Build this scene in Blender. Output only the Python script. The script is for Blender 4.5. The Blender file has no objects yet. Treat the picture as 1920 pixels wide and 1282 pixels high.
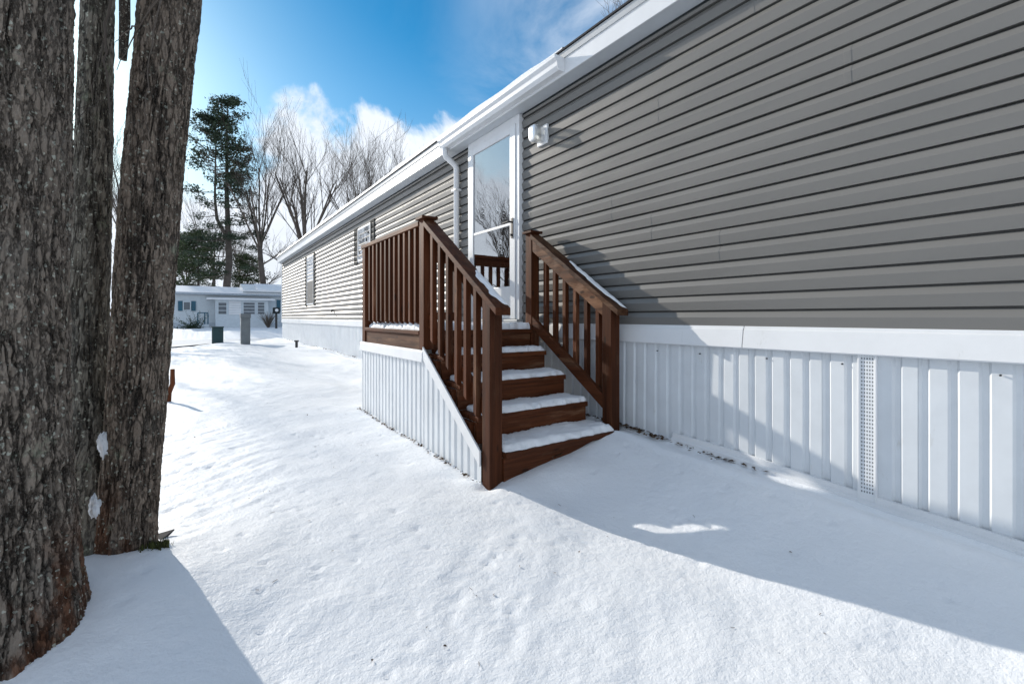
import bpy, bmesh, math, random
import numpy as np
from mathutils import Vector, Matrix

random.seed(7)
rng = np.random.default_rng(11)
S = bpy.context.scene
COL = S.collection
R = math.radians
YAW = R(34.9)
CA, SA = math.cos(YAW), math.sin(YAW)
H = 1.05                       # eye height above the yard

# ------------------------------------------------------------------ camera
cam_d = bpy.data.cameras.new('camera')
cam = bpy.data.objects.new('camera', cam_d)
COL.objects.link(cam)
cam.location = (0, 0, H)
cam.rotation_euler = (R(90), 0, -YAW)
cam_d.sensor_width = 36.0
cam_d.lens = 36.0 * 853 / 1920
cam_d.shift_y = -46.0 / 1920
cam_d.clip_start = 0.02
cam_d.clip_end = 2000
S.camera = cam

# ------------------------------------------------------------------ world and sun
SUN_EL, SUN_AZ = R(21), R(-16)
sun_dir = Vector((math.sin(SUN_AZ) * math.cos(SUN_EL), math.cos(SUN_AZ) * math.cos(SUN_EL), math.sin(SUN_EL)))
S.view_settings.view_transform = 'Standard'
S.view_settings.look = 'None'
S.view_settings.gamma = 1
S.view_settings.exposure = 0.42
sl = bpy.data.lights.new('sun', 'SUN')
sl.energy = 3.5
sl.angle = R(0.5)
sl.color = (1.0, 0.93, 0.83)
so = bpy.data.objects.new('sun', sl)
COL.objects.link(so)
so.rotation_euler = (-sun_dir).to_track_quat('-Z', 'Y').to_euler()
so.location = (-10, 30, 20)

W = bpy.data.worlds.new('World')
S.world = W
W.use_nodes = True
wt = W.node_tree
wt.nodes.clear()


def N(t, kind, **kw):
    n = t.nodes.new(kind)
    for k, v in kw.items():
        if k == 'ins':
            for i, x in v.items():
                n.inputs[i].default_value = x
        else:
            setattr(n, k, v)
    return n


def math_n(t, op, a, b=None, c=None, clamp=False):
    n = t.nodes.new('ShaderNodeMath')
    n.operation = op
    n.use_clamp = clamp
    for i, v in enumerate((a, b, c)):
        if v is None:
            continue
        if isinstance(v, (int, float)):
            n.inputs[i].default_value = v
        else:
            t.links.new(v, n.inputs[i])
    return n.outputs[0]


def sstep(t, v, lo, hi):
    n = t.nodes.new('ShaderNodeMapRange')
    n.interpolation_type = 'SMOOTHSTEP'
    t.links.new(v, n.inputs[0])
    n.inputs[1].default_value = lo
    n.inputs[2].default_value = hi
    return n.outputs[0]


def mixc(t, f, a, b):
    n = t.nodes.new('ShaderNodeMix')
    n.data_type = 'RGBA'
    n.clamp_factor = True
    for i, v in ((0, f), (6, a), (7, b)):
        if isinstance(v, (int, float)):
            n.inputs[i].default_value = v
        elif isinstance(v, tuple):
            n.inputs[i].default_value = v if len(v) == 4 else (*v, 1)
        else:
            t.links.new(v, n.inputs[i])
    return n.outputs[2]


out = N(wt, 'ShaderNodeOutputWorld')
bg = N(wt, 'ShaderNodeBackground')
sky = N(wt, 'ShaderNodeTexSky', sky_type='NISHITA')
sky.sun_disc = False
sky.sun_elevation = SUN_EL
sky.sun_rotation = SUN_AZ
sky.air_density = 1.0
sky.dust_density = 0.6
sky.ozone_density = 2.0
hs = N(wt, 'ShaderNodeHueSaturation', ins={'Saturation': 1.48, 'Value': 1.04})
tint = N(wt, 'ShaderNodeVectorMath', operation='MULTIPLY')
tint.inputs[1].default_value = (0.86, 1.05, 1.06)
wt.links.new(sky.outputs[0], tint.inputs[0])
wt.links.new(tint.outputs[0], hs.inputs['Color'])
tc = N(wt, 'ShaderNodeTexCoord')
nrm = N(wt, 'ShaderNodeVectorMath', operation='NORMALIZE')
wt.links.new(tc.outputs['Generated'], nrm.inputs[0])
sep = N(wt, 'ShaderNodeSeparateXYZ')
wt.links.new(nrm.outputs[0], sep.inputs[0])
n1 = N(wt, 'ShaderNodeTexNoise', ins={'Scale': 3.2, 'Detail': 9.0, 'Roughness': 0.58, 'Distortion': 0.25})
wt.links.new(nrm.outputs[0], n1.inputs['Vector'])
mpw = N(wt, 'ShaderNodeMapping', ins={'Scale': (1.0, 1.0, 2.6), 'Location': (3.1, 0.4, 1.7)})
wt.links.new(nrm.outputs[0], mpw.inputs[0])
n2 = N(wt, 'ShaderNodeTexNoise', ins={'Scale': 1.9, 'Detail': 7.0, 'Roughness': 0.6, 'Distortion': 0.6})
wt.links.new(mpw.outputs[0], n2.inputs['Vector'])
# low cumulus bank with a lumpy top edge
dot2 = N(wt, 'ShaderNodeVectorMath', operation='DOT_PRODUCT')
wt.links.new(nrm.outputs[0], dot2.inputs[0])
dot2.inputs[1].default_value = (0.36, 0.849, 0.386)
heap = sstep(wt, dot2.outputs['Value'], 0.945, 0.990)
top = math_n(wt, 'ADD', math_n(wt, 'MULTIPLY_ADD', n1.outputs[0], 0.56, -0.02), math_n(wt, 'MULTIPLY', heap, 0.155))
low = math_n(wt, 'SUBTRACT', top, sep.outputs[2])
m_low = sstep(wt, low, -0.012, 0.045)
# high thin veil
dotp = N(wt, 'ShaderNodeVectorMath', operation='DOT_PRODUCT')
wt.links.new(nrm.outputs[0], dotp.inputs[0])
dotp.inputs[1].default_value = (0.187, 0.836, 0.515)
clear = sstep(wt, dotp.outputs['Value'], 0.86, 1.0)
veil = sstep(wt, n2.outputs[0], 0.30, 0.70)
veil = math_n(wt, 'MULTIPLY', veil, math_n(wt, 'MULTIPLY_ADD', clear, -0.92, 0.95))
hz = math_n(wt, 'MULTIPLY', sstep(wt, sep.outputs[2], 0.62, 0.10), 0.80)
veil = math_n(wt, 'MAXIMUM', veil, math_n(wt, 'MULTIPLY', hz, math_n(wt, 'MULTIPLY_ADD', clear, -0.7, 1.0)))
cs = math_n(wt, 'MULTIPLY_ADD', n2.outputs[0], 4.5, 5.3)
cc = N(wt, 'ShaderNodeCombineColor')
for i, k in enumerate((0.93, 1.0, 1.10)):
    wt.links.new(math_n(wt, 'MULTIPLY', cs, k), cc.inputs[i])
c1 = mixc(wt, veil, hs.outputs[0], cc.outputs[0])
c2 = mixc(wt, m_low, c1, cc.outputs[0])
wt.links.new(c2, bg.inputs[0])
bg.inputs[1].default_value = 0.10
wt.links.new(bg.outputs[0], out.inputs[0])


# ------------------------------------------------------------------ numpy noise
def _h(ix, iy, iz, s):
    n = (ix.astype(np.int64) * 374761393 + iy.astype(np.int64) * 668265263 + iz.astype(np.int64) * 2147483647 + s * 974634777) & 0xFFFFFFFF
    n = ((n ^ (n >> 13)) * 1274126177) & 0xFFFFFFFF
    n = (n ^ (n >> 16)) & 0xFFFFFFFF
    n = (n * 2246822519) & 0xFFFFFFFF
    n = n ^ (n >> 15)
    return (n & 0xFFFF) / 65535.0


def vn(x, y, z=None, s=0):
    x = np.asarray(x, float); y = np.asarray(y, float)
    z = np.zeros_like(x) if z is None else np.asarray(z, float)
    x, y, z = np.broadcast_arrays(x, y, z)
    ix, iy, iz = np.floor(x), np.floor(y), np.floor(z)
    fx, fy, fz = x - ix, y - iy, z - iz
    fx, fy, fz = [f * f * f * (f * (f * 6 - 15) + 10) for f in (fx, fy, fz)]
    r = 0
    for a in (0, 1):
        for b in (0, 1):
            for c in (0, 1):
                w = (fx if a else 1 - fx) * (fy if b else 1 - fy) * (fz if c else 1 - fz)
                r = r + w * _h(ix + a, iy + b, iz + c, s)
    return r


def fbm(x, y, z=None, o=4, s=0, g=0.5):
    z = 0 * x if z is None else z
    t, a, n = 0, 1.0, 0
    for i in range(o):
        t = t + a * vn(x * 2 ** i, y * 2 ** i, z * 2 ** i, s + i)
        n += a
        a *= g
    return t / n


def ss(x, a, b):
    t = np.clip((np.asarray(x, float) - a) / (b - a), 0, 1)
    return t * t * (3 - 2 * t)


# ------------------------------------------------------------------ objects
def tag(o, label=None, cat=None, group=None, kind=None):
    if label: o['label'] = label
    if cat: o['category'] = cat
    if group: o['group'] = group
    if kind: o['kind'] = kind
    return o


WL = {}                         # world location of each built object's origin


def thing(name, label, cat, loc=(0, 0, 0), group=None):
    o = bpy.data.objects.new(name, None)
    COL.objects.link(o)
    o.location = loc
    o.empty_display_size = 0.2
    WL[o] = Vector(loc)
    return tag(o, label, cat, group)


class MB:
    def __init__(self):
        self.v = []; self.f = []

    def add(self, vs, fs):
        b = len(self.v)
        self.v.extend([tuple(p) for p in vs])
        self.f.extend([tuple(i + b for i in f) for f in fs])
        return self

    def box(self, x0, x1, y0, y1, z0, z1):
        return self.add([(x0, y0, z0), (x1, y0, z0), (x1, y1, z0), (x0, y1, z0), (x0, y0, z1), (x1, y0, z1), (x1, y1, z1), (x0, y1, z1)],
                        [(0, 3, 2, 1), (4, 5, 6, 7), (0, 1, 5, 4), (1, 2, 6, 5), (2, 3, 7, 6), (3, 0, 4, 7)])

    def prism(self, poly, axis, a, b):
        """poly: 2D points; axis 'x': (y,z) extruded along x; 'y': (x,z); 'z': (x,y)"""
        def P(p, t):
            return {'x': (t, p[0], p[1]), 'y': (p[0], t, p[1]), 'z': (p[0], p[1], t)}[axis]
        n = len(poly)
        vs = [P(p, a) for p in poly] + [P(p, b) for p in poly]
        fs = [tuple(range(n)), tuple(range(2 * n - 1, n - 1, -1))]
        fs += [(i, i + n, (i + 1) % n + n, (i + 1) % n) for i in range(n)]
        return self.add(vs, fs)

    def tube(self, pts, rad, n=8, caps=True, close=False):
        pts = [Vector(p) for p in pts]
        rad = [rad] * len(pts) if isinstance(rad, (int, float)) else rad
        vs, fs = [], []
        up = None
        for i, p in enumerate(pts):
            d = (pts[min(i + 1, len(pts) - 1)] - pts[max(i - 1, 0)])
            d = d.normalized() if d.length > 1e-9 else Vector((0, 0, 1))
            if up is None:
                up = d.orthogonal().normalized()
            else:
                up = (up - d * up.dot(d))
                up = up.normalized() if up.length > 1e-6 else d.orthogonal().normalized()
            w = d.cross(up)
            for k in range(n):
                a = 2 * math.pi * k / n
                vs.append(p + (up * math.cos(a) + w * math.sin(a)) * rad[i])
        for i in range(len(pts) - 1):
            for k in range(n):
                k2 = (k + 1) % n
                fs.append((i * n + k, i * n + k2, (i + 1) * n + k2, (i + 1) * n + k))
        if caps:
            fs.append(tuple(range(n - 1, -1, -1)))
            fs.append(tuple((len(pts) - 1) * n + k for k in range(n)))
        return self.add(vs, fs)

    def build(self, name, mat, parent=None, bevel=0.0, smooth=False, label=None, fix=True):
        me = bpy.data.meshes.new(name)
        off = WL.get(parent, Vector((0, 0, 0)))
        me.from_pydata([(x - off[0], y - off[1], z - off[2]) for x, y, z in self.v], [], self.f)
        me.update()
        if fix and len(self.f) < 60000:
            bm = bmesh.new(); bm.from_mesh(me)
            bmesh.ops.recalc_face_normals(bm, faces=bm.faces)
            bm.to_mesh(me); bm.free()
        o = bpy.data.objects.new(name, me)
        COL.objects.link(o)
        me.materials.append(mat)
        if parent is not None:
            o.parent = parent
        WL[o] = Vector(off)
        if smooth:
            me.polygons.foreach_set('use_smooth', [True] * len(me.polygons))
        if bevel:
            m = o.modifiers.new('bevel', 'BEVEL')
            m.width = bevel; m.segments = 2; m.limit_method = 'ANGLE'; m.angle_limit = R(40)
            m.harden_normals = False
        if label: o['label'] = label
        return o


def grid_obj(name, P, mat, parent=None, wrap=False, smooth=True):
    """P: (n,m,3) array"""
    n, m = P.shape[:2]
    off = WL.get(parent, Vector((0, 0, 0)))
    V = (P - np.array(off)).reshape(-1, 3)
    idx = np.arange(n * m).reshape(n, m)
    if wrap:
        nx = np.roll(idx, -1, axis=1)
        a, b, c, d = idx[:-1], nx[:-1], nx[1:], idx[1:]
    else:
        a, b, c, d = idx[:-1, :-1], idx[:-1, 1:], idx[1:, 1:], idx[1:, :-1]
    F = np.stack([a.ravel(), b.ravel(), c.ravel(), d.ravel()], 1)
    me = bpy.data.meshes.new(name)
    me.vertices.add(len(V)); me.vertices.foreach_set('co', V.ravel())
    me.loops.add(F.size); me.loops.foreach_set('vertex_index', F.ravel())
    me.polygons.add(len(F))
    me.polygons.foreach_set('loop_start', np.arange(0, F.size, 4))
    me.polygons.foreach_set('loop_total', np.full(len(F), 4))
    me.polygons.foreach_set('use_smooth', np.full(len(F), smooth))
    me.update(calc_edges=True)
    me.validate()
    o = bpy.data.objects.new(name, me)
    COL.objects.link(o)
    me.materials.append(mat)
    if parent is not None: o.parent = parent
    WL[o] = Vector(off)
    return o


def copy_tree(o, parent=None):
    c = o.copy(); COL.objects.link(c)
    if parent is not None: c.parent = parent
    for ch in list(o.children):
        copy_tree(ch, c)
    return c


def at(px, Z, z=0.0):
    """point at picture column px and distance Z ahead of the viewer"""
    l = (px - 960) / 853 * Z
    return Vector((l * CA + Z * SA, -l * SA + Z * CA, z))


# ------------------------------------------------------------------ materials
def new_mat(name):
    m = bpy.data.materials.new(name)
    m.use_nodes = True
    t = m.node_tree
    return m, t, t.nodes['Principled BSDF']


def coords(t, scale=(1, 1, 1), world=False):
    if world:
        g = N(t, 'ShaderNodeNewGeometry'); v = g.outputs['Position']
    else:
        g = N(t, 'ShaderNodeTexCoord'); v = g.outputs['Object']
    mp = N(t, 'ShaderNodeMapping', ins={'Scale': scale})
    t.links.new(v, mp.inputs[0])
    return mp.outputs[0]


def noise(t, vec, scale, detail=4, rough=0.5, dist=0.0):
    n = N(t, 'ShaderNodeTexNoise', ins={'Scale': scale, 'Detail': detail, 'Roughness': rough, 'Distortion': dist})
    t.links.new(vec, n.inputs['Vector'])
    return n.outputs[0]


def bump(t, p, h, strength, dist, prev=None):
    b = N(t, 'ShaderNodeBump', ins={'Strength': strength, 'Distance': dist})
    t.links.new(h, b.inputs['Height'])
    if prev is not None: t.links.new(prev, b.inputs['Normal'])
    t.links.new(b.outputs[0], p.inputs['Normal'])
    return b.outputs[0]


def simple(name, col, rough=0.5, var=0.12, scale=6.0, bmp=0.0, metal=0.0, spec=0.5, dirt=None):
    m, t, p = new_mat(name)
    v = coords(t)
    n = noise(t, v, scale, 6, 0.6)
    c2 = tuple(c * (1 - var * 2) for c in col)
    c = mixc(t, sstep(t, n, 0.3, 0.75), col, c2)
    if dirt:
        d = noise(t, coords(t, (1, 1, 0.35)), 9.0, 8, 0.7)
        c = mixc(t, sstep(t, d, 0.62, 0.8), c, dirt)
    t.links.new(c, p.inputs['Base Color'])
    p.inputs['Roughness'].default_value = rough
    p.inputs['Metallic'].default_value = metal
    p.inputs['Specular IOR Level'].default_value = spec
    if bmp: bump(t, p, noise(t, v, scale * 12, 4), bmp, 0.004)
    return m


def snow_mat(name='snow', fine=1.0):
    m, t, p = new_mat(name)
    v = coords(t, world=True)
    n = noise(t, v, 1.3, 4)
    c = mixc(t, n, (0.80, 0.83, 0.87), (0.90, 0.905, 0.91))
    t.links.new(c, p.inputs['Base Color'])
    p.inputs['Roughness'].default_value = 0.55
    p.inputs['Specular IOR Level'].default_value = 0.35
    a = noise(t, v, 140 * fine, 3, 0.7)
    b = noise(t, v, 32 * fine, 5, 0.6)
    h = math_n(t, 'MULTIPLY_ADD', a, 0.35, b)
    bump(t, p, h, 0.5, 0.012)
    return m


M = {}
M['snow'] = snow_mat()


def wood_mat(name, axis, base=(0.088, 0.027, 0.010), worn=(0.28, 0.15, 0.085), wornlo=0.52, wornhi=0.80):
    m, t, p = new_mat(name)
    sc = [38, 38, 38]; sc['xyz'.index(axis)] = 1.6
    v = coords(t, tuple(sc))
    g = noise(t, v, 1.0, 7, 0.65, 0.3)
    sc2 = [9, 9, 9]; sc2['xyz'.index(axis)] = 1.2
    w = noise(t, coords(t, tuple(sc2)), 1.0, 6, 0.7)
    c = mixc(t, sstep(t, g, 0.3, 0.7), tuple(x * 0.55 for x in base), tuple(x * 1.25 for x in base))
    c = mixc(t, sstep(t, w, wornlo, wornhi), c, mixc(t, g, tuple(x * 0.6 for x in worn), worn))
    kn = N(t, 'ShaderNodeTexVoronoi', ins={'Scale': 1.0, 'Randomness': 1.0})
    sck = [11, 11, 11]; sck['xyz'.index(axis)] = 4.2
    t.links.new(coords(t, tuple(sck)), kn.inputs['Vector'])
    c = mixc(t, math_n(t, 'MULTIPLY', sstep(t, kn.outputs['Distance'], 0.17, 0.08), 0.75), c, (0.018, 0.009, 0.006))
    oi = N(t, 'ShaderNodeObjectInfo')
    vv = N(t, 'ShaderNodeHueSaturation'); t.links.new(c, vv.inputs['Color'])
    t.links.new(math_n(t, 'MULTIPLY_ADD', oi.outputs['Random'], 0.7, 0.68), vv.inputs['Value'])
    t.links.new(vv.outputs[0], p.inputs['Base Color'])
    p.inputs['Roughness'].default_value = 0.62
    p.inputs['Specular IOR Level'].default_value = 0.14
    bump(t, p, g, 0.5, 0.003)
    return m


for ax in 'xyz':
    M['wood_' + ax] = wood_mat('stained_wood_' + ax, ax)
M['wood_worn'] = wood_mat('worn_wood', 'y', (0.085, 0.034, 0.016), (0.23, 0.12, 0.065), 0.45, 0.66)


def siding_mat():
    m, t, p = new_mat('vinyl_siding')
    v = coords(t)
    n = noise(t, coords(t, (1, 0.25, 1)), 3.0, 5)
    c = mixc(t, n, (0.162, 0.157, 0.147), (0.202, 0.196, 0.184))
    t.links.new(c, p.inputs['Base Color'])
    p.inputs['Roughness'].default_value = 0.46
    p.inputs['Specular IOR Level'].default_value = 0.45
    g = noise(t, coords(t, (60, 4, 90)), 1.0, 5, 0.6)
    b1 = bump(t, p, g, 0.12, 0.0012)
    l = noise(t, coords(t, (1, 1.2, 5)), 1.0, 2)
    bump(t, p, l, 0.35, 0.02, b1)
    return m


M['siding'] = siding_mat()
M['white'] = simple('white_metal', (0.78, 0.79, 0.80), 0.38, 0.04, 3.0, 0.03, dirt=(0.5, 0.5, 0.47))
M['white_vinyl'] = simple('white_vinyl_skirt', (0.71, 0.74, 0.765), 0.42, 0.05, 4.0, 0.04, dirt=(0.48, 0.48, 0.44))
M['soffit'] = simple('soffit_vinyl', (0.62, 0.65, 0.68), 0.5, 0.05)
M['grey_metal'] = simple('drip_edge_metal', (0.52, 0.54, 0.55), 0.45, 0.06)
M['shingle'] = simple('dark_shingle', (0.045, 0.045, 0.05), 0.9, 0.3, 30, 0.4)
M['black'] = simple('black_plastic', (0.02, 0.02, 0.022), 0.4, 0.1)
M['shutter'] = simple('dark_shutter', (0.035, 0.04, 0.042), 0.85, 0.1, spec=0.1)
M['inner_door'] = simple('inner_door_paint', (0.24, 0.26, 0.235), 0.5, 0.08)
M['curtain'] = simple('pale_curtain', (0.75, 0.75, 0.72), 0.8, 0.08)
M['dark_room'] = simple('dim_interior', (0.06, 0.065, 0.07), 0.6, 0.1)


def glass_mat(name, refl=0.45, tint=(0.8, 0.86, 0.84), rough=0.0):
    m, t, p = new_mat(name)
    t.nodes.remove(p)
    o = [n for n in t.nodes if n.type == 'OUTPUT_MATERIAL'][0]
    tr = N(t, 'ShaderNodeBsdfTransparent'); tr.inputs[0].default_value = (*tint, 1)
    gl = N(t, 'ShaderNodeBsdfGlossy'); gl.inputs['Roughness'].default_value = rough
    gl.inputs['Color'].default_value = (0.95, 0.97, 1, 1)
    lw = N(t, 'ShaderNodeFresnel', ins={'IOR': 1.9})
    f = math_n(t, 'MULTIPLY_ADD', lw.outputs[0], 0.6, refl, clamp=True)
    mx = N(t, 'ShaderNodeMixShader')
    t.links.new(f, mx.inputs[0]); t.links.new(tr.outputs[0], mx.inputs[1]); t.links.new(gl.outputs[0], mx.inputs[2])
    n = noise(t, coords(t, world=True), 2.2, 2)
    b = N(t, 'ShaderNodeBump', ins={'Strength': 0.25, 'Distance': 0.006})
    t.links.new(n, b.inputs['Height']); t.links.new(b.outputs[0], gl.inputs['Normal'])
    t.links.new(mx.outputs[0], o.inputs[0])
    return m


M['glass'] = glass_mat('door_glass', 0.38)
M['globe'] = glass_mat('lamp_globe', 0.22, (0.93, 0.93, 0.9), 0.35)


def vent_mat():
    m, t, p = new_mat('perforated_vent')
    v = coords(t)
    sp = N(t, 'ShaderNodeSeparateXYZ'); t.links.new(v, sp.inputs[0])
    a = math_n(t, 'MULTIPLY', sp.outputs[1], 290.0)
    b = math_n(t, 'MULTIPLY', sp.outputs[2], 170.0)
    s1 = math_n(t, 'SINE', math_n(t, 'ADD', a, b))
    s2 = math_n(t, 'SINE', math_n(t, 'SUBTRACT', a, b))
    f = math_n(t, 'MULTIPLY', s1, s2)
    c = mixc(t, sstep(t, f, 0.22, 0.45), (0.74, 0.76, 0.78), (0.20, 0.21, 0.22))
    t.links.new(c, p.inputs['Base Color'])
    p.inputs['Roughness'].default_value = 0.5
    return m


M['vent'] = vent_mat()


def bark_mat(name, dark, lite, lichen=(0.60, 0.62, 0.52), lam=1.0, rust=0.0, zs=1.0):
    m, t, p = new_mat(name)
    v = coords(t, (1, 1, 0.28))
    n = noise(t, v, 34, 8, 0.65, 0.6)
    at_ = N(t, 'ShaderNodeAttribute', attribute_name='crack')
    f = math_n(t, 'MULTIPLY_ADD', at_.outputs['Fac'], 0.55, math_n(t, 'MULTIPLY', n, 0.6))
    c = mixc(t, sstep(t, f, 0.2, 0.85), dark, lite)
    ls = []
    for sc_, st_, wd in ((15.0 * zs, 0.15, 0.05), (42.0 * zs, 0.28, 0.09)):
        wn = N(t, 'ShaderNodeTexNoise', ins={'Scale': sc_ * 1.6, 'Detail': 6.0, 'Roughness': 0.65})
        t.links.new(coords(t, (1, 1, st_)), wn.inputs['Vector'])
        w1 = N(t, 'ShaderNodeVectorMath', operation='SCALE', ins={'Scale': 1.5 / sc_}); t.links.new(wn.outputs['Color'], w1.inputs[0])
        w2 = N(t, 'ShaderNodeVectorMath', operation='ADD'); t.links.new(coords(t, (1, 1, st_)), w2.inputs[0]); t.links.new(w1.outputs[0], w2.inputs[1])
        ve = N(t, 'ShaderNodeTexVoronoi', feature='DISTANCE_TO_EDGE', ins={'Scale': sc_}); t.links.new(w2.outputs[0], ve.inputs['Vector'])
        ls.append(sstep(t, ve.outputs['Distance'], wd, 0.0))
    lines = math_n(t, 'MAXIMUM', ls[0], math_n(t, 'MULTIPLY', ls[1], 0.45))
    c = mixc(t, math_n(t, 'MULTIPLY', lines, 0.8), c, dark)
    gr = noise(t, coords(t, (1, 1, 0.6)), 220, 3, 0.7)
    c = mixc(t, math_n(t, 'MULTIPLY', sstep(t, gr, 0.50, 0.72), 0.6), c, (0.36, 0.32, 0.27))
    big = noise(t, coords(t), 5.0, 5, 0.6)
    c = mixc(t, math_n(t, 'MULTIPLY', sstep(t, big, 0.5, 0.75), 0.45), c, (0.14, 0.145, 0.135))
    if rust:
        rr = noise(t, coords(t, (3, 3, 1.6)), 2.6, 5, 0.6)
        sp = N(t, 'ShaderNodeSeparateXYZ'); t.links.new(coords(t, world=True), sp.inputs[0])
        lowm = sstep(t, sp.outputs[2], 0.50, 0.22)
        c = mixc(t, math_n(t, 'MULTIPLY', math_n(t, 'MULTIPLY', sstep(t, rr, 0.47, 0.60), lowm), rust), c, (0.155, 0.066, 0.034))
    vo = N(t, 'ShaderNodeTexVoronoi', ins={'Scale': 70.0, 'Randomness': 1.0})
    wv = N(t, 'ShaderNodeVectorMath', operation='ADD')
    t.links.new(coords(t), wv.inputs[0])
    nn = N(t, 'ShaderNodeTexNoise', ins={'Scale': 60.0, 'Detail': 3.0})
    t.links.new(coords(t), nn.inputs['Vector'])
    sc = N(t, 'ShaderNodeVectorMath', operation='SCALE', ins={'Scale': 0.022}); t.links.new(nn.outputs['Color'], sc.inputs[0])
    t.links.new(sc.outputs[0], wv.inputs[1]); t.links.new(wv.outputs[0], vo.inputs['Vector'])
    sepc = N(t, 'ShaderNodeSeparateColor'); t.links.new(vo.outputs['Color'], sepc.inputs[0])
    sz = math_n(t, 'MULTIPLY', sstep(t, sepc.outputs[0], 0.45, 1.0), 0.42)
    spot = sstep(t, math_n(t, 'SUBTRACT', sz, vo.outputs['Distance']), 0.0, 0.06)
    c = mixc(t, math_n(t, 'MULTIPLY', spot, 0.62 * lam, clamp=True), c, lichen)
    lp = noise(t, coords(t, (1, 1, 0.8)), 8.0, 9, 0.75)
    c = mixc(t, math_n(t, 'MULTIPLY', sstep(t, lp, 0.58, 0.68), 0.6 * lam, clamp=True), c, (0.34, 0.37, 0.27))
    t.links.new(c, p.inputs['Base Color'])
    p.inputs['Roughness'].default_value = 0.9
    p.inputs['Specular IOR Level'].default_value = 0.2
    hh = math_n(t, 'MULTIPLY_ADD', noise(t, coords(t, (1, 1, 0.5)), 130, 4, 0.6), 0.4, n)
    hh = math_n(t, 'MULTIPLY_ADD', lines, -0.8, hh)
    bump(t, p, hh, 1.0, 0.014)
    return m


M['bark_a'] = bark_mat('rugged_bark', (0.034, 0.026, 0.020), (0.27, 0.22, 0.175), rust=0.9)
M['bark_b'] = bark_mat('mossy_bark', (0.035, 0.031, 0.026), (0.26, 0.24, 0.20), lam=1.35)
M['bark_c'] = bark_mat('speckled_bark', (0.032, 0.024, 0.018), (0.25, 0.195, 0.15), rust=0.8)
M['far_bark'] = simple('grey_bark', (0.115, 0.095, 0.08), 0.9, 0.25, 2.0)
M['twig'] = simple('twig_bark', (0.13, 0.105, 0.085), 0.9, 0.2, 2.0)
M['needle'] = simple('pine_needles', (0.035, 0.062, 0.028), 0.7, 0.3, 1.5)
M['needle_lit'] = simple('pine_needles_lit', (0.07, 0.10, 0.035), 0.7, 0.3, 1.5)  # brighter copy of the needles, sunlit tone put into the colour
M['leaf'] = simple('dead_leaf', (0.10, 0.055, 0.025), 0.85, 0.3, 30)
M['moss'] = simple('moss', (0.075, 0.085, 0.02), 0.95, 0.3, 40, 0.3)


# ------------------------------------------------------------------ ground
WX = 2.70                       # wall plane


def wall_h(y):
    return np.interp(y, [-3, 0.3, 1.0, 2.3, 5, 9, 19, 30], [-1.0, -.93, -.875, -.80, -.79, -.79, -.76, -.85])


def ground_z(x, y, fine=True):
    x = np.asarray(x, float); y = np.asarray(y, float)
    base = np.interp(y, [-5, 1, 2.4, 3.3, 4.8, 8, 17, 19, 21.5, 27, 32, 60], [-1.06, -1.06, -1.01, -.985, -.965, -.93, -.84, -.86, -1.12, -1.12, -.72, -.72])
    # yard drops away to the left of the mound
    drop = ss(x, 1.2, -1.5) * ss(y, 5, 10) * (1 - ss(y, 19, 27)) * 0.26
    base = base - drop
    wf = ss(x, 1.65, 2.6) * (1 - ss(y, 18.5, 24))
    z = base * (1 - wf) + wall_h(y) * wf
    # drift around the tree stems
    d = np.hypot((x + 0.30) / 1.15, (y - 2.15) / 1.15)
    z = z + 0.105 * np.exp(-(d / 0.40) ** 2)
    z = z + 0.075 * np.exp(-(((x - 1.78) / .30) ** 2 + ((y - 2.22) / .22) ** 2))
    far = np.hypot(x, y - 8)
    amp = np.clip(far / 60, 0, 1)
    z = z + (fbm(x * 0.5 + 9, y * 0.5, s=3) - 0.5) * (0.05 + 0.5 * ss(amp, 0.5, 1) * 0)
    if fine:
        near = 1 - ss(np.hypot(x - 1, y - 3), 9, 22)
        # wind ripples lying across the view
        u = x * 0.80 + y * 0.60; w = -x * 0.60 + y * 0.80
        z = z + (fbm(u * 4.2, w * 15, s=21, o=4) - 0.5) * 0.014 * near * ss(vn(x * .9, y * .9, s=5), .2, .8) * (1.0 - .55 * ss(x, .6, 1.6))
        z = z + (fbm(x * 7, y * 7, s=31, o=4) - 0.5) * 0.010 * near
        z = z + (fbm(x * 1.3, y * 1.3, s=41, o=3) - 0.5) * 0.040 + (fbm(x * 3 + y, y * 1.1, s=47, o=3) - 0.5) * 0.05 * ss(y, 4, 8)
    return z + H


xs = np.concatenate([-2.2 - np.geomspace(.03, 160, 70)[::-1], np.arange(-2.2, 3.0, 0.018), 3.0 + np.geomspace(.03, 160, 60)])
ys = np.concatenate([-0.2 - np.geomspace(.04, 60, 30)[::-1], np.arange(-0.2, 6.0, 0.018), 6.0 + np.geomspace(.022, 30, 150), 36 + np.geomspace(1, 500, 30)])
GX, GY = np.meshgrid(xs, ys, indexing='ij')
GZ = ground_z(GX, GY)
# small pits: drip holes and animal prints
pits = []
for i in range(340):
    px = random.uniform(-.2, 2.5); py = random.uniform(.35, 4.2)
    if px > 1.3 and py > 2.2: continue
    pits.append((px, py, random.uniform(.009, .018), random.uniform(.004, .011)))
for i in range(9):
    t_ = i / 8
    pits.append((0.35 + 0.9 * t_ + .06 * (i % 2), 1.25 + .5 * t_, .022, .007))
for (px, py, r, dep) in pits:
    i0, i1 = np.searchsorted(xs, [px - .1, px + .1]); j0, j1 = np.searchsorted(ys, [py - .1, py + .1])
    dx = GX[i0:i1, j0:j1] - px; dy = GY[i0:i1, j0:j1] - py
    GZ[i0:i1, j0:j1] -= dep * np.exp(-(dx ** 2 + dy ** 2) / (r * r))
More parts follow.
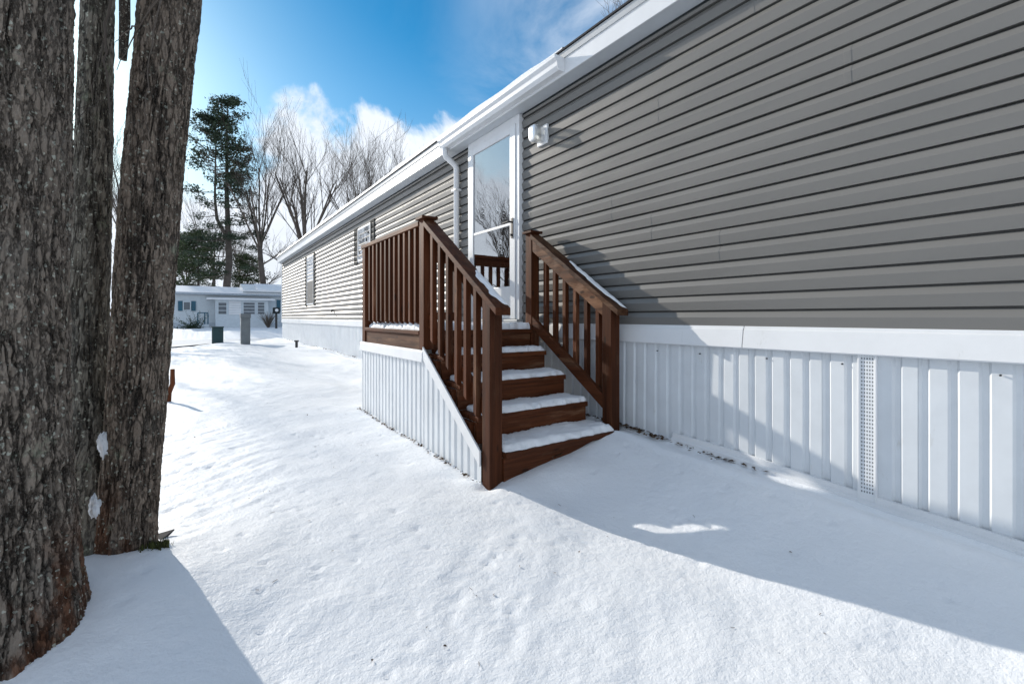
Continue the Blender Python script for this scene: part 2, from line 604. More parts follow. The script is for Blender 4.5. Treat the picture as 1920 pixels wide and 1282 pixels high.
# melted hollow round posts and along the skirting
for (px, py, r, dep) in [(1.45, 2.33, .07, .03), (2.54, 2.35, .08, .02), (1.36, 2.6, .1, .012)]:
    GZ -= dep * np.exp(-((GX - px) ** 2 + (GY - py) ** 2) / (r * r))
lump = vn(GY * 5, GX * 5, s=77)
GZ += np.where((GY > -1) & (GY < 19), 1, 0) * (0.022 * np.exp(-((GX - 2.50) / .035) ** 2) * lump - 0.012 * np.exp(-((GX - 2.60) / .03) ** 2))
g = grid_obj('snowy_ground', np.stack([GX, GY, GZ], 2), M['snow'])
tag(g, kind='structure')


def gz(x, y):
    return float(ground_z(np.array([x]), np.array([y]), True)[0])


# road crossing beyond the yard
rm = simple('packed_snow_road', (0.60, 0.63, 0.66), 0.7, 0.12, 1.2, 0.2)
rx = np.linspace(-60, 60, 160); ry = np.linspace(22.6, 26.4, 14)
RX, RY = np.meshgrid(rx, ry, indexing='ij')
RZ = ground_z(RX, RY, False) + 0.05
tag(grid_obj('road', np.stack([RX, RY, RZ], 2), rm), kind='structure')

# ------------------------------------------------------------------ the long home
Y0, Y1 = -3.2, 18.9
XB = 7.0
home = thing('mobile_home', 'long grey vinyl-sided mobile home with white ribbed skirting and white storm door', 'mobile home', (WX, Y0, 0))
EV = H + 2.03
# siding: laps swept along y, with a gentle waviness and staggered panel joints
CRS = 0.102
zt = H - 0.056
ysd = np.unique(np.concatenate([np.arange(Y0, Y1, 0.12), [Y1]]))
rows = []
zz = H + 2.035
k = 0
prof = []
ncr = 21
for i in range(ncr):
    b = zt + (ncr - 1 - i) * CRS
    tp = b + CRS
    if i == 0: tp = min(tp, H + 2.045)
    prof.append((i, [(tp - .0100, -.022), (tp - .0100, .0055), (tp - .0105, .0060), (tp - .0450, .0268), (tp - .0465, .0270), (b + .002, .0172), (b, .0167), (b + .001, .0152), (b + .003, -.022), (b - .0100, -.022)]))
mb = MB()
for i, pr in prof:
    pr = [p for p in pr if p[0] <= H + 2.05]
    pair = (i + 1) // 2
    rs = random.Random(pair * 13 + 5)
    seams = []
    s_ = Y0 + rs.uniform(.4, 3.6)
    while s_ < Y1:
        seams.append(s_); s_ += 3.66 + rs.uniform(-.4, .1)
    yy = list(ysd)
    for s_ in seams: yy += [s_ - .0008, s_, s_ + .03, s_ + .0308]
    yy = np.array(sorted(yy))
    wob = (fbm(yy * 1.1, np.full_like(yy, i * .5), s=8, o=3) - .5) * .006
    off = np.zeros_like(yy)
    for s_ in seams: off[(yy > s_ - .0004) & (yy < s_ + .0304)] = .0012
    P = np.zeros((len(pr), len(yy), 3))
    for j, (z, d) in enumerate(pr):
        f = max(d, 0) / .016
        P[j, :, 0] = WX - d - (wob * f) - off * (1 if d > .001 else 0)
        P[j, :, 1] = yy
        P[j, :, 2] = z + (fbm(yy * .6, np.full_like(yy, i * .9), s=18, o=2) - .5) * .002
    n, m_ = P.shape[:2]
    base = len(mb.v)
    mb.v.extend(map(tuple, P.reshape(-1, 3)))
    for a in range(n - 1):
        for c in range(m_ - 1):
            mb.f.append((base + a * m_ + c, base + (a + 1) * m_ + c, base + (a + 1) * m_ + c + 1, base + a * m_ + c + 1))
sid = mb.build('siding', M['siding'], home, fix=False)
# solid body behind the siding
MB().box(WX + .032, XB, Y0 + .01, Y1 - .01, H - .9, EV).build('wall_core', M['dark_room'], home)
MB().box(XB, XB + .02, Y0, Y1, H - .2, EV).build('rear_siding', M['siding'], home)
# far gable end
MB().prism([(WX + .02, H - .2), (XB, H - .2), (XB, EV), ((WX + XB) / 2, EV + .55), (WX + .02, EV)], 'y', Y1 - .008, Y1 + .012).build('end_wall', M['siding'], home)
MB().prism([(WX + .02, H - .2), (XB, H - .2), (XB, EV), ((WX + XB) / 2, EV + .55), (WX + .02, EV)], 'y', Y0 - .012, Y0 + .008).build('end_wall', M['siding'], home)
MB().box(WX - .034, WX + .05, Y1 - .05, Y1 + .02, zt - .01, EV).build('corner_trim', M['white'], home, .003)

# ribbed skirting
def rib_profile(y0, y1, per, rnd):
    out = []
    y = y0; k = 0
    while y < y1:
        w = per
        out += [(y, .0), (y + w * .56, .0), (y + w * .66, .011), (y + w * .86, .011), (y + w * .96, .0)]
        k += 1
        if k % 4 == 0:
            out += [(y + w * .97, .003), (y + w * 1.0, .003)]
        y += w
    out = [p for p in out if p[0] < y1]
    return out + [(y1, 0.0)]


pr = rib_profile(Y0, Y1, .096, 1)
P = np.zeros((7, len(pr), 3))
yyp = np.array([p[0] for p in pr]); dd = np.array([p[1] for p in pr])
for j in range(7):
    t_ = j / 6
    P[j, :, 0] = WX - .012 + dd + (fbm(yyp * 2.2, np.full_like(yyp, t_ * 1.4), s=55, o=2) - .5) * .012
    P[j, :, 1] = yyp
    P[j, :, 2] = (H - .17) * (1 - t_) + (wall_h(yyp) + H - .10) * t_
grid_obj('skirting', P, M['white_vinyl'], home, smooth=False)
# belt trim in lengths with open joints
joints = [Y0, 1.43, 5.1, 8.8, 12.4, 16.0, Y1 - .0]
for a, b in zip(joints[:-1], joints[1:]):
    mm = MB().prism([(WX - .002, zt + .004), (WX - .020, zt + .004), (WX - .023, zt - .012), (WX - .030, zt - .016), (WX - .046, zt - .122), (WX - .040, zt - .128), (WX - .030, zt - .128), (WX - .010, zt - .10), (WX - .002, zt - .10)], 'y', a + .0015, b - .0035)
    mm.build('belt_trim', M['white'], home, .0012)
MB().prism([(WX - .0235, zt - .0135), (WX - .029, zt - .0155), (WX - .029, zt - .0175), (WX - .0235, zt - .0175)], 'y', Y0, Y1).build('trim_shadow_strip', M['black'], home)  # black strip stands in for the shade under the trim's upper lip
# perforated vent panel
va, vb = .795, .853
MB().box(WX - .024, WX - .010, va, vb, float(wall_h(.82)) + H - .02, H - .18).build('skirt_vent', M['vent'], home)
MB().box(WX - .030, WX - .010, vb, vb + .010, float(wall_h(.85)) + H - .02, H - .18).build('vent_frame', M['white'], home, .002)
MB().box(WX - .030, WX - .010, va - .010, va, float(wall_h(.79)) + H - .02, H - .18).build('vent_frame', M['white'], home, .002)
# track lying along the foot of the skirting
P = []
for y in np.arange(Y0, 2.0, .08):
    z = float(wall_h(y)) + H + .004 + .006 * math.sin(y * 5.1)
    P.append([(WX - .01, y, z + .034), (WX - .024, y, z + .032), (WX - .027, y, z + .006), (WX - .050, y, z - .004), (WX - .052, y, z - .03)])
grid_obj('bottom_track', np.array(P), M['white'], home, smooth=False)

# fixing screws on the skirting
for y_ in (.38, .93, 1.30, 1.72, 2.05):
    for zz_ in (H - .235,):
        MB().tube([(WX - .012, y_, zz_), (WX - .0225, y_, zz_)], .004, 8).build('screw', M['shutter'], home)

# eaves
FX = WX - .16
MB().prism([(WX, EV + .004), (FX, EV + .004), (FX, EV - .004), (WX, EV - .004)], 'y', Y0, Y1).build('soffit', M['soffit'], home)
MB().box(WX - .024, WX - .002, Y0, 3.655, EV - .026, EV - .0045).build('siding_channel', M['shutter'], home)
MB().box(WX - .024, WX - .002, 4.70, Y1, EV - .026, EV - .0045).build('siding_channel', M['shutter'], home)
MB().box(FX - .012, FX, Y0 - .02, Y1 + .02, EV - .006, EV + .135).build('fascia', M['white'], home, .002)
MB().prism([(FX - .013, EV + .130), (FX - .022, EV + .128), (FX - .030, EV + .178), (FX - .010, EV + .180)], 'y', Y0 - .025, Y1 + .025).build('drip_edge', M['grey_metal'], home)
rt = EV + .182
rf = MB().prism([(FX - .042, rt), (FX - .042, rt + .014), ((WX + XB) / 2, rt + .64), (XB + .2, rt + .014), (XB + .2, rt), ((WX + XB) / 2, rt + .60)], 'y', Y0 - .05, Y1 + .05).build('roof', M['shingle'], home)
# snow left on the roof (a rough blanket further along)
ys_ = np.arange(2.9, Y1, .15)
P = np.zeros((6, len(ys_), 3))
for j, u in enumerate([0, .002, .04, .3, .6, 1.0]):
    edge = FX - .036 + .05 * vn(ys_ * 1.7, ys_ * 0, s=4) * ss(-ys_, -5.5, -3)
    X = edge + u * 2.2
    P[j, :, 0] = X
    P[j, :, 1] = ys_
    P[j, :, 2] = rt + .016 + (X - FX + .042) * .272 + (0 if j == 0 else .03 + .035 * vn(ys_ * 2.3, ys_ * 0 + j, s=9))
sn = grid_obj('roof_snow', P, M['snow'])
tag(sn, 'thin snow lying along the eave of the long grey home', 'snow', kind='stuff')

# gutter over the door
gut = MB()
g0, g1 = 2.86, 5.05
gp = [(FX - .013, H + 2.045), (FX - .070, H + 2.045), (FX - .092, H + 2.075), (FX - .098, H + 2.11), (FX - .118, H + 2.135), (FX - .120, H + 2.156),
      (FX - .112, H + 2.156), (FX - .110, H + 2.138), (FX - .090, H + 2.112), (FX - .085, H + 2.08), (FX - .066, H + 2.053), (FX - .020, H + 2.053), (FX - .020, H + 2.156), (FX - .013, H + 2.156)]
gut.prism(gp, 'y', g0, g1)
gt = gut.build('gutter', M['white'], home, 0)
cap = MB().prism([(FX - .013, H + 2.040), (FX - .072, H + 2.040), (FX - .094, H + 2.072), (FX - .100, H + 2.11), (FX - .122, H + 2.135), (FX - .122, H + 2.158), (FX - .013, H + 2.158)], 'y', g0 - .004, g0).build('end_cap', M['white'], gt)
MB().prism([(FX - .013, H + 2.040), (FX - .072, H + 2.040), (FX - .094, H + 2.072), (FX - .100, H + 2.11), (FX - .122, H + 2.135), (FX - .122, H + 2.158), (FX - .013, H + 2.158)], 'y', g1, g1 + .004).build('end_cap', M['white'], gt)
dsp = MB()
yd = 4.985
path = [(FX - .055, yd, H + 2.046), (FX - .055, yd, H + 1.985), (FX - .04, yd, H + 1.945), (WX - .075, yd, H + 1.87), (WX - .055, yd, H + 1.83), (WX - .055, yd, H - .03), (WX - .06, yd, H - .12), (WX - .10, yd - .01, H - .30), (WX - .10, yd - .01, float(wall_h(yd)) + H + .02)]
dsp.tube(path, .036, 10)
ds = dsp.build('downspout', M['white'], home, smooth=True)
for z in (H + 1.55, H + .45):
    MB().box(WX - .10, WX - .012, yd - .052, yd + .052, z, z + .022).build('strap', M['white'], ds, .002)

# storm door
door = MB()
dy0, dy1, dz0, dz1 = 3.66, 4.69, H - .02, EV - .005
FW = .055
for b in ((dy0, dy0 + FW, dz0, dz1), (dy1 - FW, dy1, dz0, dz1)):
    door.box(WX - .060, WX - .001, b[0], b[1], b[2], b[3])
door.box(WX - .060, WX - .001, dy0 + FW, dy1 - FW, dz1 - .08, dz1)
dr = door.build('door', M['white'], home, .004, label='white storm door with a tall glass pane')
MB().box(WX - .095, WX - .001, dy0 - .01, dy1 + .01, H - .055, H - .0205).build('threshold', M['grey_metal'], dr, .004)
MB().box(WX - .020, WX - .0165, dy0 + FW, dy1 - FW, dz0, dz1 - .08).build('inner_door', M['inner_door'], dr)
ly0, ly1, lz0, lz1 = dy0 + FW + .004, dy1 - FW - .004, dz0 + .004, dz1 - .084
leaf = MB()
X0, X1 = WX - .070, WX - .040
leaf.box(X0, X1, ly0, ly0 + .095, lz0, lz1)
leaf.box(X0, X1, ly1 - .075, ly1, lz0, lz1)
leaf.box(X0, X1, ly0 + .095, ly1 - .075, lz1 - .075, lz1)
leaf.box(X0, X1, ly0 + .095, ly1 - .075, lz0, H + .317)
leaf.box(X0 + .004, X1, ly0 + .095, ly1 - .075, H + .935, H + .965)
lf = leaf.build('door_leaf', M['white'], dr, .004)
MB().box(WX - .056, WX - .052, ly0 + .095, ly1 - .075, H + .965, lz1 - .075).build('glass_pane', M['glass'], dr)
MB().box(WX - .060, WX - .057, ly0 + .095, ly1 - .075, H + .317, H + .935).build('lower_glass_pane', M['glass'], dr)
hd = MB()
hd.box(X0 - .010, X0, ly0 + .028, ly0 + .060, H + .80, H + 1.00)
hd.tube([(X0 - .006, ly0 + .044, H + .96), (X0 - .055, ly0 + .044, H + .96), (X0 - .060, ly0 + .13, H + .955)], .010, 8)
hd.tube([(X0 - .006, ly0 + .044, H + .83), (X0 - .03, ly0 + .044, H + .83)], .012, 8)
hd.build('door_handle', M['black'], dr)
MB().box(X0 - .006, X0, ly0 + .2, ly1 - .2, H + .07, H + .075).build('kick_panel_crease', M['grey_metal'], dr)

# porch lamp beside the door
ly = 3.33
lamp = MB().box(WX - .036, WX - .010, ly - .075, ly + .075, H + 1.61, H + 1.79).build('wall_lamp', M['white'], home, .006, label='clear porch lamp on a white mounting block')
lb = MB()
nr = 14
ring = []
for (d, r) in ((.036, .060), (.055, .062), (.056, .066), (.10, .066), (.148, .064), (.156, .056), (.158, .01)):
    ring.append((WX - d, r))
def sq(k):
    c_, s_ = math.cos(2 * math.pi * k / 24), math.sin(2 * math.pi * k / 24)
    q_ = (c_ ** 6 + s_ ** 6) ** (-1 / 6)
    return c_ * q_, s_ * q_


P = np.array([[(x, ly + r * .78 * sq(k)[0], H + 1.70 + r * 1.12 * sq(k)[1]) for k in range(24)] for x, r in ring])
grid_obj('globe', P, M['globe'], lamp, wrap=True)
MB().tube([(WX - .036, ly, H + 1.70), (WX - .052, ly, H + 1.70)], .06, 20).build('lamp_base', M['white'], lamp, smooth=False)
MB().tube([(WX - .052, ly, H + 1.70), (WX - .09, ly, H + 1.70), (WX - .12, ly, H + 1.70), (WX - .15, ly, H + 1.70)], [.010, .012, .018, .008], 10).build('bulb', M['curtain'], lamp, smooth=True)


def home_window(y0, y1, z0, z1, split, shut=.11):
    w = MB()
    f = .035
    w.box(WX - .032, WX - .001, y0, y0 + f, z0, z1); w.box(WX - .032, WX - .001, y1 - f, y1, z0, z1)
    w.box(WX - .032, WX - .001, y0 + f, y1 - f, z0, z0 + f); w.box(WX - .032, WX - .001, y0 + f, y1 - f, z1 - f, z1)
    if split: w.box(WX - .030, WX - .001, y0 + f, y1 - f, (z0 + z1) / 2 - .015, (z0 + z1) / 2 + .015)
    wo = w.build('window', M['white'], home, .003)
    MB().box(WX - .024, WX - .020, y0 + f, y1 - f, z0 + f, z1 - f).build('pane', M['glass'], wo)
    zc = z0 + (z1 - z0) * (.48 if split else 0)
    MB().box(WX - .0175, WX - .0165, y0 + f, y1 - f, max(zc, z0 + f), z1 - f).build('blind', M['curtain'], wo)
    if split: MB().box(WX - .0275, WX - .0255, y0 + f, y1 - f, z0 + f, zc).build('reflection_cover', M['dark_room'], wo)  # opaque dark sheet added to keep bright reflections off the lower sash
    for a, b in ((y0 - shut - .01, y0 - .01), (y1 + .01, y1 + .01 + shut)):
        s = MB()
        s.box(WX - .034, WX - .006, a, a + .03, z0 - .03, z1 + .03); s.box(WX - .034, WX - .006, b - .03, b, z0 - .03, z1 + .03)
        for zz_ in (z0 - .03, (z0 + z1) / 2 - .02, z1 - .01):
            s.box(WX - .034, WX - .006, a + .03, b - .03, zz_, zz_ + .04)
        z_ = z0 + .02
        while z_ < z1 - .03:
            s.add([(WX - .030, a + .03, z_), (WX - .016, a + .03, z_ + .028), (WX - .016, b - .03, z_ + .028), (WX - .030, b - .03, z_)], [(0, 1, 2, 3)])
            z_ += .03
        s.box(WX - .016, WX - .013, a + .03, b - .03, z0, z1)
        s.build('shutter', M['shutter'], wo)
    return wo


home_window(13.35, 14.25, H + .36, H + 1.72, True, .20)
w2 = home_window(8.42, 9.22, H + 1.10, H + 1.76, False, .22)
MB().tube([(WX - .01, 11.2, H + .16), (WX - .06, 11.2, H + .16), (WX - .075, 11.2, H + .12)], .022, 8).build('hose_tap', M['black'], home)

# ------------------------------------------------------------------ wooden steps and landing
steps = thing('entry_stairs', 'brown stained wooden entry steps with snowy treads, railings and white ribbed skirting', 'stairs', (1.45, 2.31, H - 1.0))
XL0, XL1 = 1.45, 1.54           # left posts
XR0, XR1 = 2.495, 2.585
DK = H - .105                   # deck surface
LAND0, LAND1 = 3.27, 4.84
RISE, RUN = .179, .25
tz = [DK - RISE * (4 - i) for i in range(4)]        # lowest tread first
ty = [2.27 + RUN * i for i in range(4)]              # front of each tread
PT = .012


def post(x0, y0, z0, z1, name='post', cap=True):
    mb = MB().box(x0, x0 + .09, y0, y0 + .09, z0, z1)
    o = mb.build(name, M['wood_z'], steps, .004)
    return o


def capo(x0, y0, z, w=.125):
    mb = MB()
    c = (w - .09) / 2
    a, b, c2, d = x0 - c, x0 + .09 + c, y0 - c, y0 + .09 + c
    mb.box(a, b, c2, d, z, z + .022)
    mb.add([(a + .012, c2 + .012, z + .0221), (b - .012, c2 + .012, z + .0221), (b - .012, d - .012, z + .0221), (a + .012, d - .012, z + .0221), ((a + b) / 2, (c2 + d) / 2, z + .038)],
           [(0, 1, 4), (1, 2, 4), (2, 3, 4), (3, 0, 4)])
    return mb


CAPZ = H + .762
pL = post(XL0, LAND0, DK - .145, CAPZ)
pR = post(XR0, LAND0, DK - .30, CAPZ)
pF = post(XL0, 4.75, DK - .145, CAPZ - .045)
pG = post(XR0, 4.75, DK - .3, CAPZ - .045)
for p_, x in ((pL, XL0), (pR, XR0)):
    capo(x, LAND0, CAPZ, .135).build('post_cap', M['wood_x'], p_, .003)
# lower posts, cut on the slope of the rail
SLP = .672
RB = H + .060                   # rail underside at the front face of the lower posts


def lowpost(x0, zb):
    za = RB; y0, y1 = 2.31, 2.40
    mb = MB().add([(x0, y0, zb), (x0 + .09, y0, zb), (x0 + .09, y1, zb), (x0, y1, zb), (x0, y0, za), (x0 + .09, y0, za), (x0 + .09, y1, za + .09 * SLP), (x0, y1, za + .09 * SLP)],
                  [(0, 3, 2, 1), (4, 5, 6, 7), (0, 1, 5, 4), (1, 2, 6, 5), (2, 3, 7, 6), (3, 0, 4, 7)])
    return mb.build('post', M['wood_z'], steps, .004)


lowpost(XL0, H - 1.06); lowpost(XR0, H - .95)


def sloped(x0, x1, ya, yb, za, th, name, mat, parent=steps, bev=.004, plumb=True, chip=0):
    """board whose underside passes z=za at y=2.31, climbing with SLP"""
    def zl(y): return za + (y - 2.31) * SLP
    n = 14 if chip else 1
    mb = MB()
    v = []
    for i in range(n + 1):
        y = ya + (yb - ya) * i / n
        j = [random.uniform(-1, 1) * chip for _ in range(4)]
        v += [(x0 + j[0], y, zl(y) + j[1]), (x1, y, zl(y)), (x1, y, zl(y) + th), (x0 + j[2], y, zl(y) + th + j[3] * .5)]
    f = [(0, 1, 2, 3), tuple(4 * n + k for k in (3, 2, 1, 0))]
    for i in range(n):
        for k in range(4):
            k2 = (k + 1) % 4
            f.append((4 * i + k, 4 * i + k2, 4 * i + 4 + k2, 4 * i + 4 + k))
    mb.add(v, f)
    return mb.build(name, mat, parent, bev)


# sloping caps, upper and lower rails
sloped(XL0 - .006, XL1 + .010, 2.235, LAND0 - .001, RB + .001, .046, 'handrail', M['wood_y'])
sloped(XR0 - .014, XR1 + .010, 2.235, LAND0 - .001, RB + .001, .046, 'handrail', M['wood_worn'], chip=.0035)
sloped(XL0 + .040, XL0 + .078, 2.40, LAND0 - .001, RB - .108, .106, 'upper_rail', M['wood_y'])
sloped(XR0 + .004, XR0 + .042, 2.40, LAND0 - .001, RB - .108, .106, 'upper_rail', M['wood_worn'], chip=.002)
LR = DK - RISE * 4 + .10        # underside of lower rail at the front
sloped(XL0 + .040, XL0 + .078, 2.40, LAND0 - .001, LR, .106, 'lower_rail', M['wood_y'])
sloped(XR0 + .004, XR0 + .042, 2.40, LAND0 - .001, LR - .02, .106, 'lower_rail', M['wood_y'])


def baluster(x0, y, z0, z1, cutb=0.0, slant=0.0, s=.038):
    """square picket; cutb: bevel at the foot, slant: slope of head and foot along y"""
    a, b = y, y + s
    mb = MB()
    mb.add([(x0, a, z0 + cutb), (x0 + s, a, z0), (x0 + s, b, z0 + slant * s), (x0, b, z0 + cutb + slant * s),
            (x0, a, z1), (x0 + s, a, z1), (x0 + s, b, z1 + slant * s), (x0, b, z1 + slant * s)],
           [(0, 3, 2, 1), (4, 5, 6, 7), (0, 1, 5, 4), (1, 2, 6, 5), (2, 3, 7, 6), (3, 0, 4, 7)])
    return mb.build('baluster', M['wood_z'], steps, .002)


for i in range(6):
    y = 2.475 + i * .128
    zt_ = RB + (y - 2.31) * SLP - .001
    zb_ = LR + (y - 2.31) * SLP - .035
    baluster(XL0 + .001, y, zb_, zt_, .02, SLP)
    zb2 = LR - .02 + (y - 2.31) * SLP - .005
    baluster(XR0 + .0435, y, zb2, zt_, 0, SLP)
# landing rails: outer side and far end
MB().box(XL0 - .006, XL1 + .010, LAND0 + .095, 4.87, CAPZ - .042, CAPZ - .004).build('handrail', M['wood_y'], steps, .004)
MB().box(XL0 + .040, XL0 + .078, LAND0 + .091, 4.749, CAPZ - .135, CAPZ - .043).build('upper_rail', M['wood_y'], steps, .003)
MB().box(XL0 + .040, XL0 + .078, LAND0 + .091, 4.749, DK + .075, DK + .165).build('lower_rail', M['wood_y'], steps, .003)
for i in range(11):
    y = 3.43 + i * .1165
    mbz = baluster(XL0 + .001, y, DK + .048, CAPZ - .043, .024)
MB().box(XL1 + .011, XR1, 4.745, 4.845, CAPZ - .042, CAPZ - .004).build('handrail', M['wood_x'], steps, .004)
MB().box(XL1 + .001, XR0 - .001, 4.772, 4.81, CAPZ - .135, CAPZ - .043).build('upper_rail', M['wood_x'], steps, .003)
MB().box(XL1 + .001, XR0 - .001, 4.772, 4.81, DK + .075, DK + .165).build('lower_rail', M['wood_x'], steps, .003)
for i in range(7):
    x = 1.62 + i * .12
    MB().box(x, x + .038, 4.811, 4.849, DK + .048, CAPZ - .043).build('baluster', M['wood_z'], steps, .002)
# deck
y = LAND0 - .02
i = 0
while y < 4.74:
    w = .138
    y2 = min(y + w, 4.745)
    x0 = XL0 + .02 if i else XL1 + .002
    x1 = WX - .10 if i else XR0 - .002
    MB().box(x0 if i else XL1 + .002, x1, y, y2, DK - .032, DK).build('deck_board', M['wood_x'], steps, .004)
    y = y2 + .006
    i += 1
MB().box(XL0 - .004, XL0 + .016, LAND0 + .0905, 4.7495, DK - .032, DK + .002).build('deck_nosing', M['wood_y'], steps, .004)
MB().box(XL0 + .012, XL0 + .05, LAND0 + .091, 4.749, DK - .165, DK - .034).build('rim_joist', M['wood_worn'], steps, .003)
MB().box(XL1 + .001, XR0 - .001, LAND0 + .02, LAND0 + .055, DK - RISE, DK - .034).build('riser', M['wood_x'], steps, .003)
# treads, risers and cut stringers
for i in range(4):
    x0, x1 = XL0 + .045 if i else XL1 + .002, XR0 + .002
    if i == 0: x1 = XR0 + .03
    y0 = ty[i]
    if i == 0:
        MB().box(XL1 + .002, XR0 - .002, y0 - .005, y0 + .125, tz[i] - .036, tz[i]).build('tread', M['wood_x'], steps, .004)
        MB().box(XL1 + .002, XR0 - .002, y0 + .131, y0 + .27, tz[i] - .036, tz[i]).build('tread', M['wood_x'], steps, .004)
        MB().box(XL1 + .001, XR0 - .001, y0 + .022, y0 + .052, tz[i] - .30, tz[i] - .038).build('riser', M['wood_x'], steps, .003)
    else:
        MB().box(x0, x1 - .03, y0, y0 + .125, tz[i] - .036, tz[i]).build('tread', M['wood_x'], steps, .004)
        MB().box(x0, x1 - .03, y0 + .131, y0 + .27, tz[i] - .036, tz[i]).build('tread', M['wood_x'], steps, .004)
        MB().box(x0, x1 - .032, y0 + .022, y0 + .052, tz[i] - RISE, tz[i] - .038).build('riser', M['wood_x'], steps, .003)
for x0, nm in ((XL0 + .012, 'stringer'), (XR0 - .075, 'stringer')):
    poly = []
    for i in range(4):
        poly += [(ty[i] + .053, tz[i] - RISE - .037 if i else tz[i] - .30), (ty[i] + .053, tz[i] - .0385)]
    poly += [(LAND0 + .018, tz[3] - .0385), (LAND0 + .018, DK - .33), (LAND0 - .05, DK - .40), (ty[0] + .35, tz[0] - .25), (ty[0] + .25, tz[0] - .30)]
    MB().prism(poly, 'x', x0, x0 + .035).build(nm, M['wood_y'], steps, .002)
# landing skirting: ribbed panel, top trim, sloping trim
def gl(y): return float(np.interp(y, [2.3, 3.3, 4.8], [-1.05, -1.03, -1.0])) + H - .03


pr = rib_profile(LAND0 - .0, 4.845, .088, 2)
P = np.zeros((2, len(pr), 3))
for j in range(2):
    for k_, (y, d) in enumerate(pr):
        P[j, k_] = (XL0 + .004 + d, y, DK - .20 if j == 0 else gl(y))
grid_obj('landing_skirt', P, M['white_vinyl'], steps, smooth=False)
P = np.array([[(XL0 + .006 + (.009 if (k_ % 4) in (1, 2) else 0), 0, 0)] for k_ in range(1)])
pr = rib_profile(2.405, LAND0 - .002, .088, 3)
P = np.zeros((2, len(pr), 3))
for k_, (y, d) in enumerate(pr):
    top = tz[0] - .02 + (y - 2.402) * .70
    P[0, k_] = (XL0 - .004 + d, y, top)
    P[1, k_] = (XL0 - .004 + d, y, gl(y))
grid_obj('stair_skirt', P, M['white_vinyl'], steps, smooth=False)
MB().prism([(XL0 + .010, DK - .150), (XL0 - .008, DK - .150), (XL0 - .020, DK - .160), (XL0 - .026, DK - .235), (XL0 - .020, DK - .242), (XL0 + .003, DK - .242)], 'y', LAND0 - .015, 4.862).build('skirt_trim', M['white'], steps, .0015)
MB().box(XL0 - .012, XL0 + .003, LAND0 - .015, LAND0 + .05, DK - .246, DK - .151)
q = [(2.402, tz[0] - .135), (2.402, tz[0] - .205), (LAND0 - .016, DK - .31), (LAND0 - .016, DK - .235)]
q = [(2.402, tz[0] + .0), (2.402, tz[0] - .095), (LAND0 - .016, tz[0] + .852 * .70 - .095), (LAND0 - .016, tz[0] + .852 * .70)]
MB().prism(q, 'x', XL0 - .018, XL0 - .006).build('sloping_trim', M['white'], steps, .0015)
# far end skirting of the landing
MB().box(XL0 + .01, WX - .05, 4.846, 4.856, H - 1.02, DK - .15).build('end_skirt', M['white_vinyl'], steps)


# snow lying on treads, deck and rails
def snow_pad(x0, x1, y0, y1, z, h, label, name='snow_slab', seed=0, group='snow lying on the wooden steps', front=.012, cov=None):
    nx, ny = int((x1 - x0) / .012) + 2, int((y1 - y0) / .012) + 2
    X, Y = np.meshgrid(np.linspace(0, 1, nx), np.linspace(0, 1, ny), indexing='ij')
    wx = x0 + (x1 - x0) * X; wy = y0 + (y1 - y0) * Y
    ed = np.minimum(np.minimum(X * (x1 - x0), (1 - X) * (x1 - x0)), np.minimum(Y * (y1 - y0), (1 - Y) * (y1 - y0) + .02))
    ed = ed + (fbm(wx * 10, wy * 10, s=seed, o=5, g=.7) - .53) * .075
    prof = ss(ed, -.010, .026) ** .5
    hh = h * prof * (.55 + .85 * fbm(wx * 4.5, wy * 6, s=seed + 9, o=5)) + (fbm(wx * 40, wy * 40, s=seed + 3, o=2) - .5) * .008 * prof
    if cov is not None:
        hh = hh * cov(wx, wy)
    Z = z + hh + .0015
    jx = (fbm(wy * 30, wx * 0, s=seed + 40, o=3) - .5) * .03
    jy = (fbm(wx * 22, wy * 0, s=seed + 50, o=3) - .5) * .028
    edge_y = (Y < .001); edge_x0 = (X < .001)
    wy2 = wy + np.where(Y < .2, jy * (1 - Y / .2), 0)
    P = np.stack([wx, wy2, Z], 2)
    # skirt closing the pad to the board
    P = np.concatenate([np.concatenate([P[:1, :, :2], np.full((1, ny, 1), z + .001)], 2), P, np.concatenate([P[-1:, :, :2], np.full((1, ny, 1), z + .001)], 2)], 0)
    P = np.concatenate([np.concatenate([P[:, :1, :2], np.full((nx + 2, 1, 1), z + .001)], 2), P, np.concatenate([P[:, -1:, :2], np.full((nx + 2, 1, 1), z + .001)], 2)], 1)
    o = grid_obj(name, P, M['snow'])
    return tag(o, label, 'snow', group)


names = ['snow slab on the lowest wooden step', 'snow slab on the second wooden step from the ground', 'snow slab on the third wooden step from the ground', 'snow slab on the topmost step just below the landing']
for i in range(4):
    snow_pad(XL1 + .006, XR0 - (.008 if i == 0 else .03), ty[i] + .012, ty[i] + .245 + (.02 if i == 0 else 0), tz[i], .043 - .002 * i, names[i], seed=60 + i * 7)
snow_pad(XL0 + .03, WX - .14, LAND0 + .02, 4.70, DK, .052, 'snow blanket on the wooden landing before the door', seed=130,
         cov=lambda x, y: np.clip(1.25 - .9 * ss(x, 2.2, 2.6) * ss(y, 3.7, 4.2), 0.05, 1))


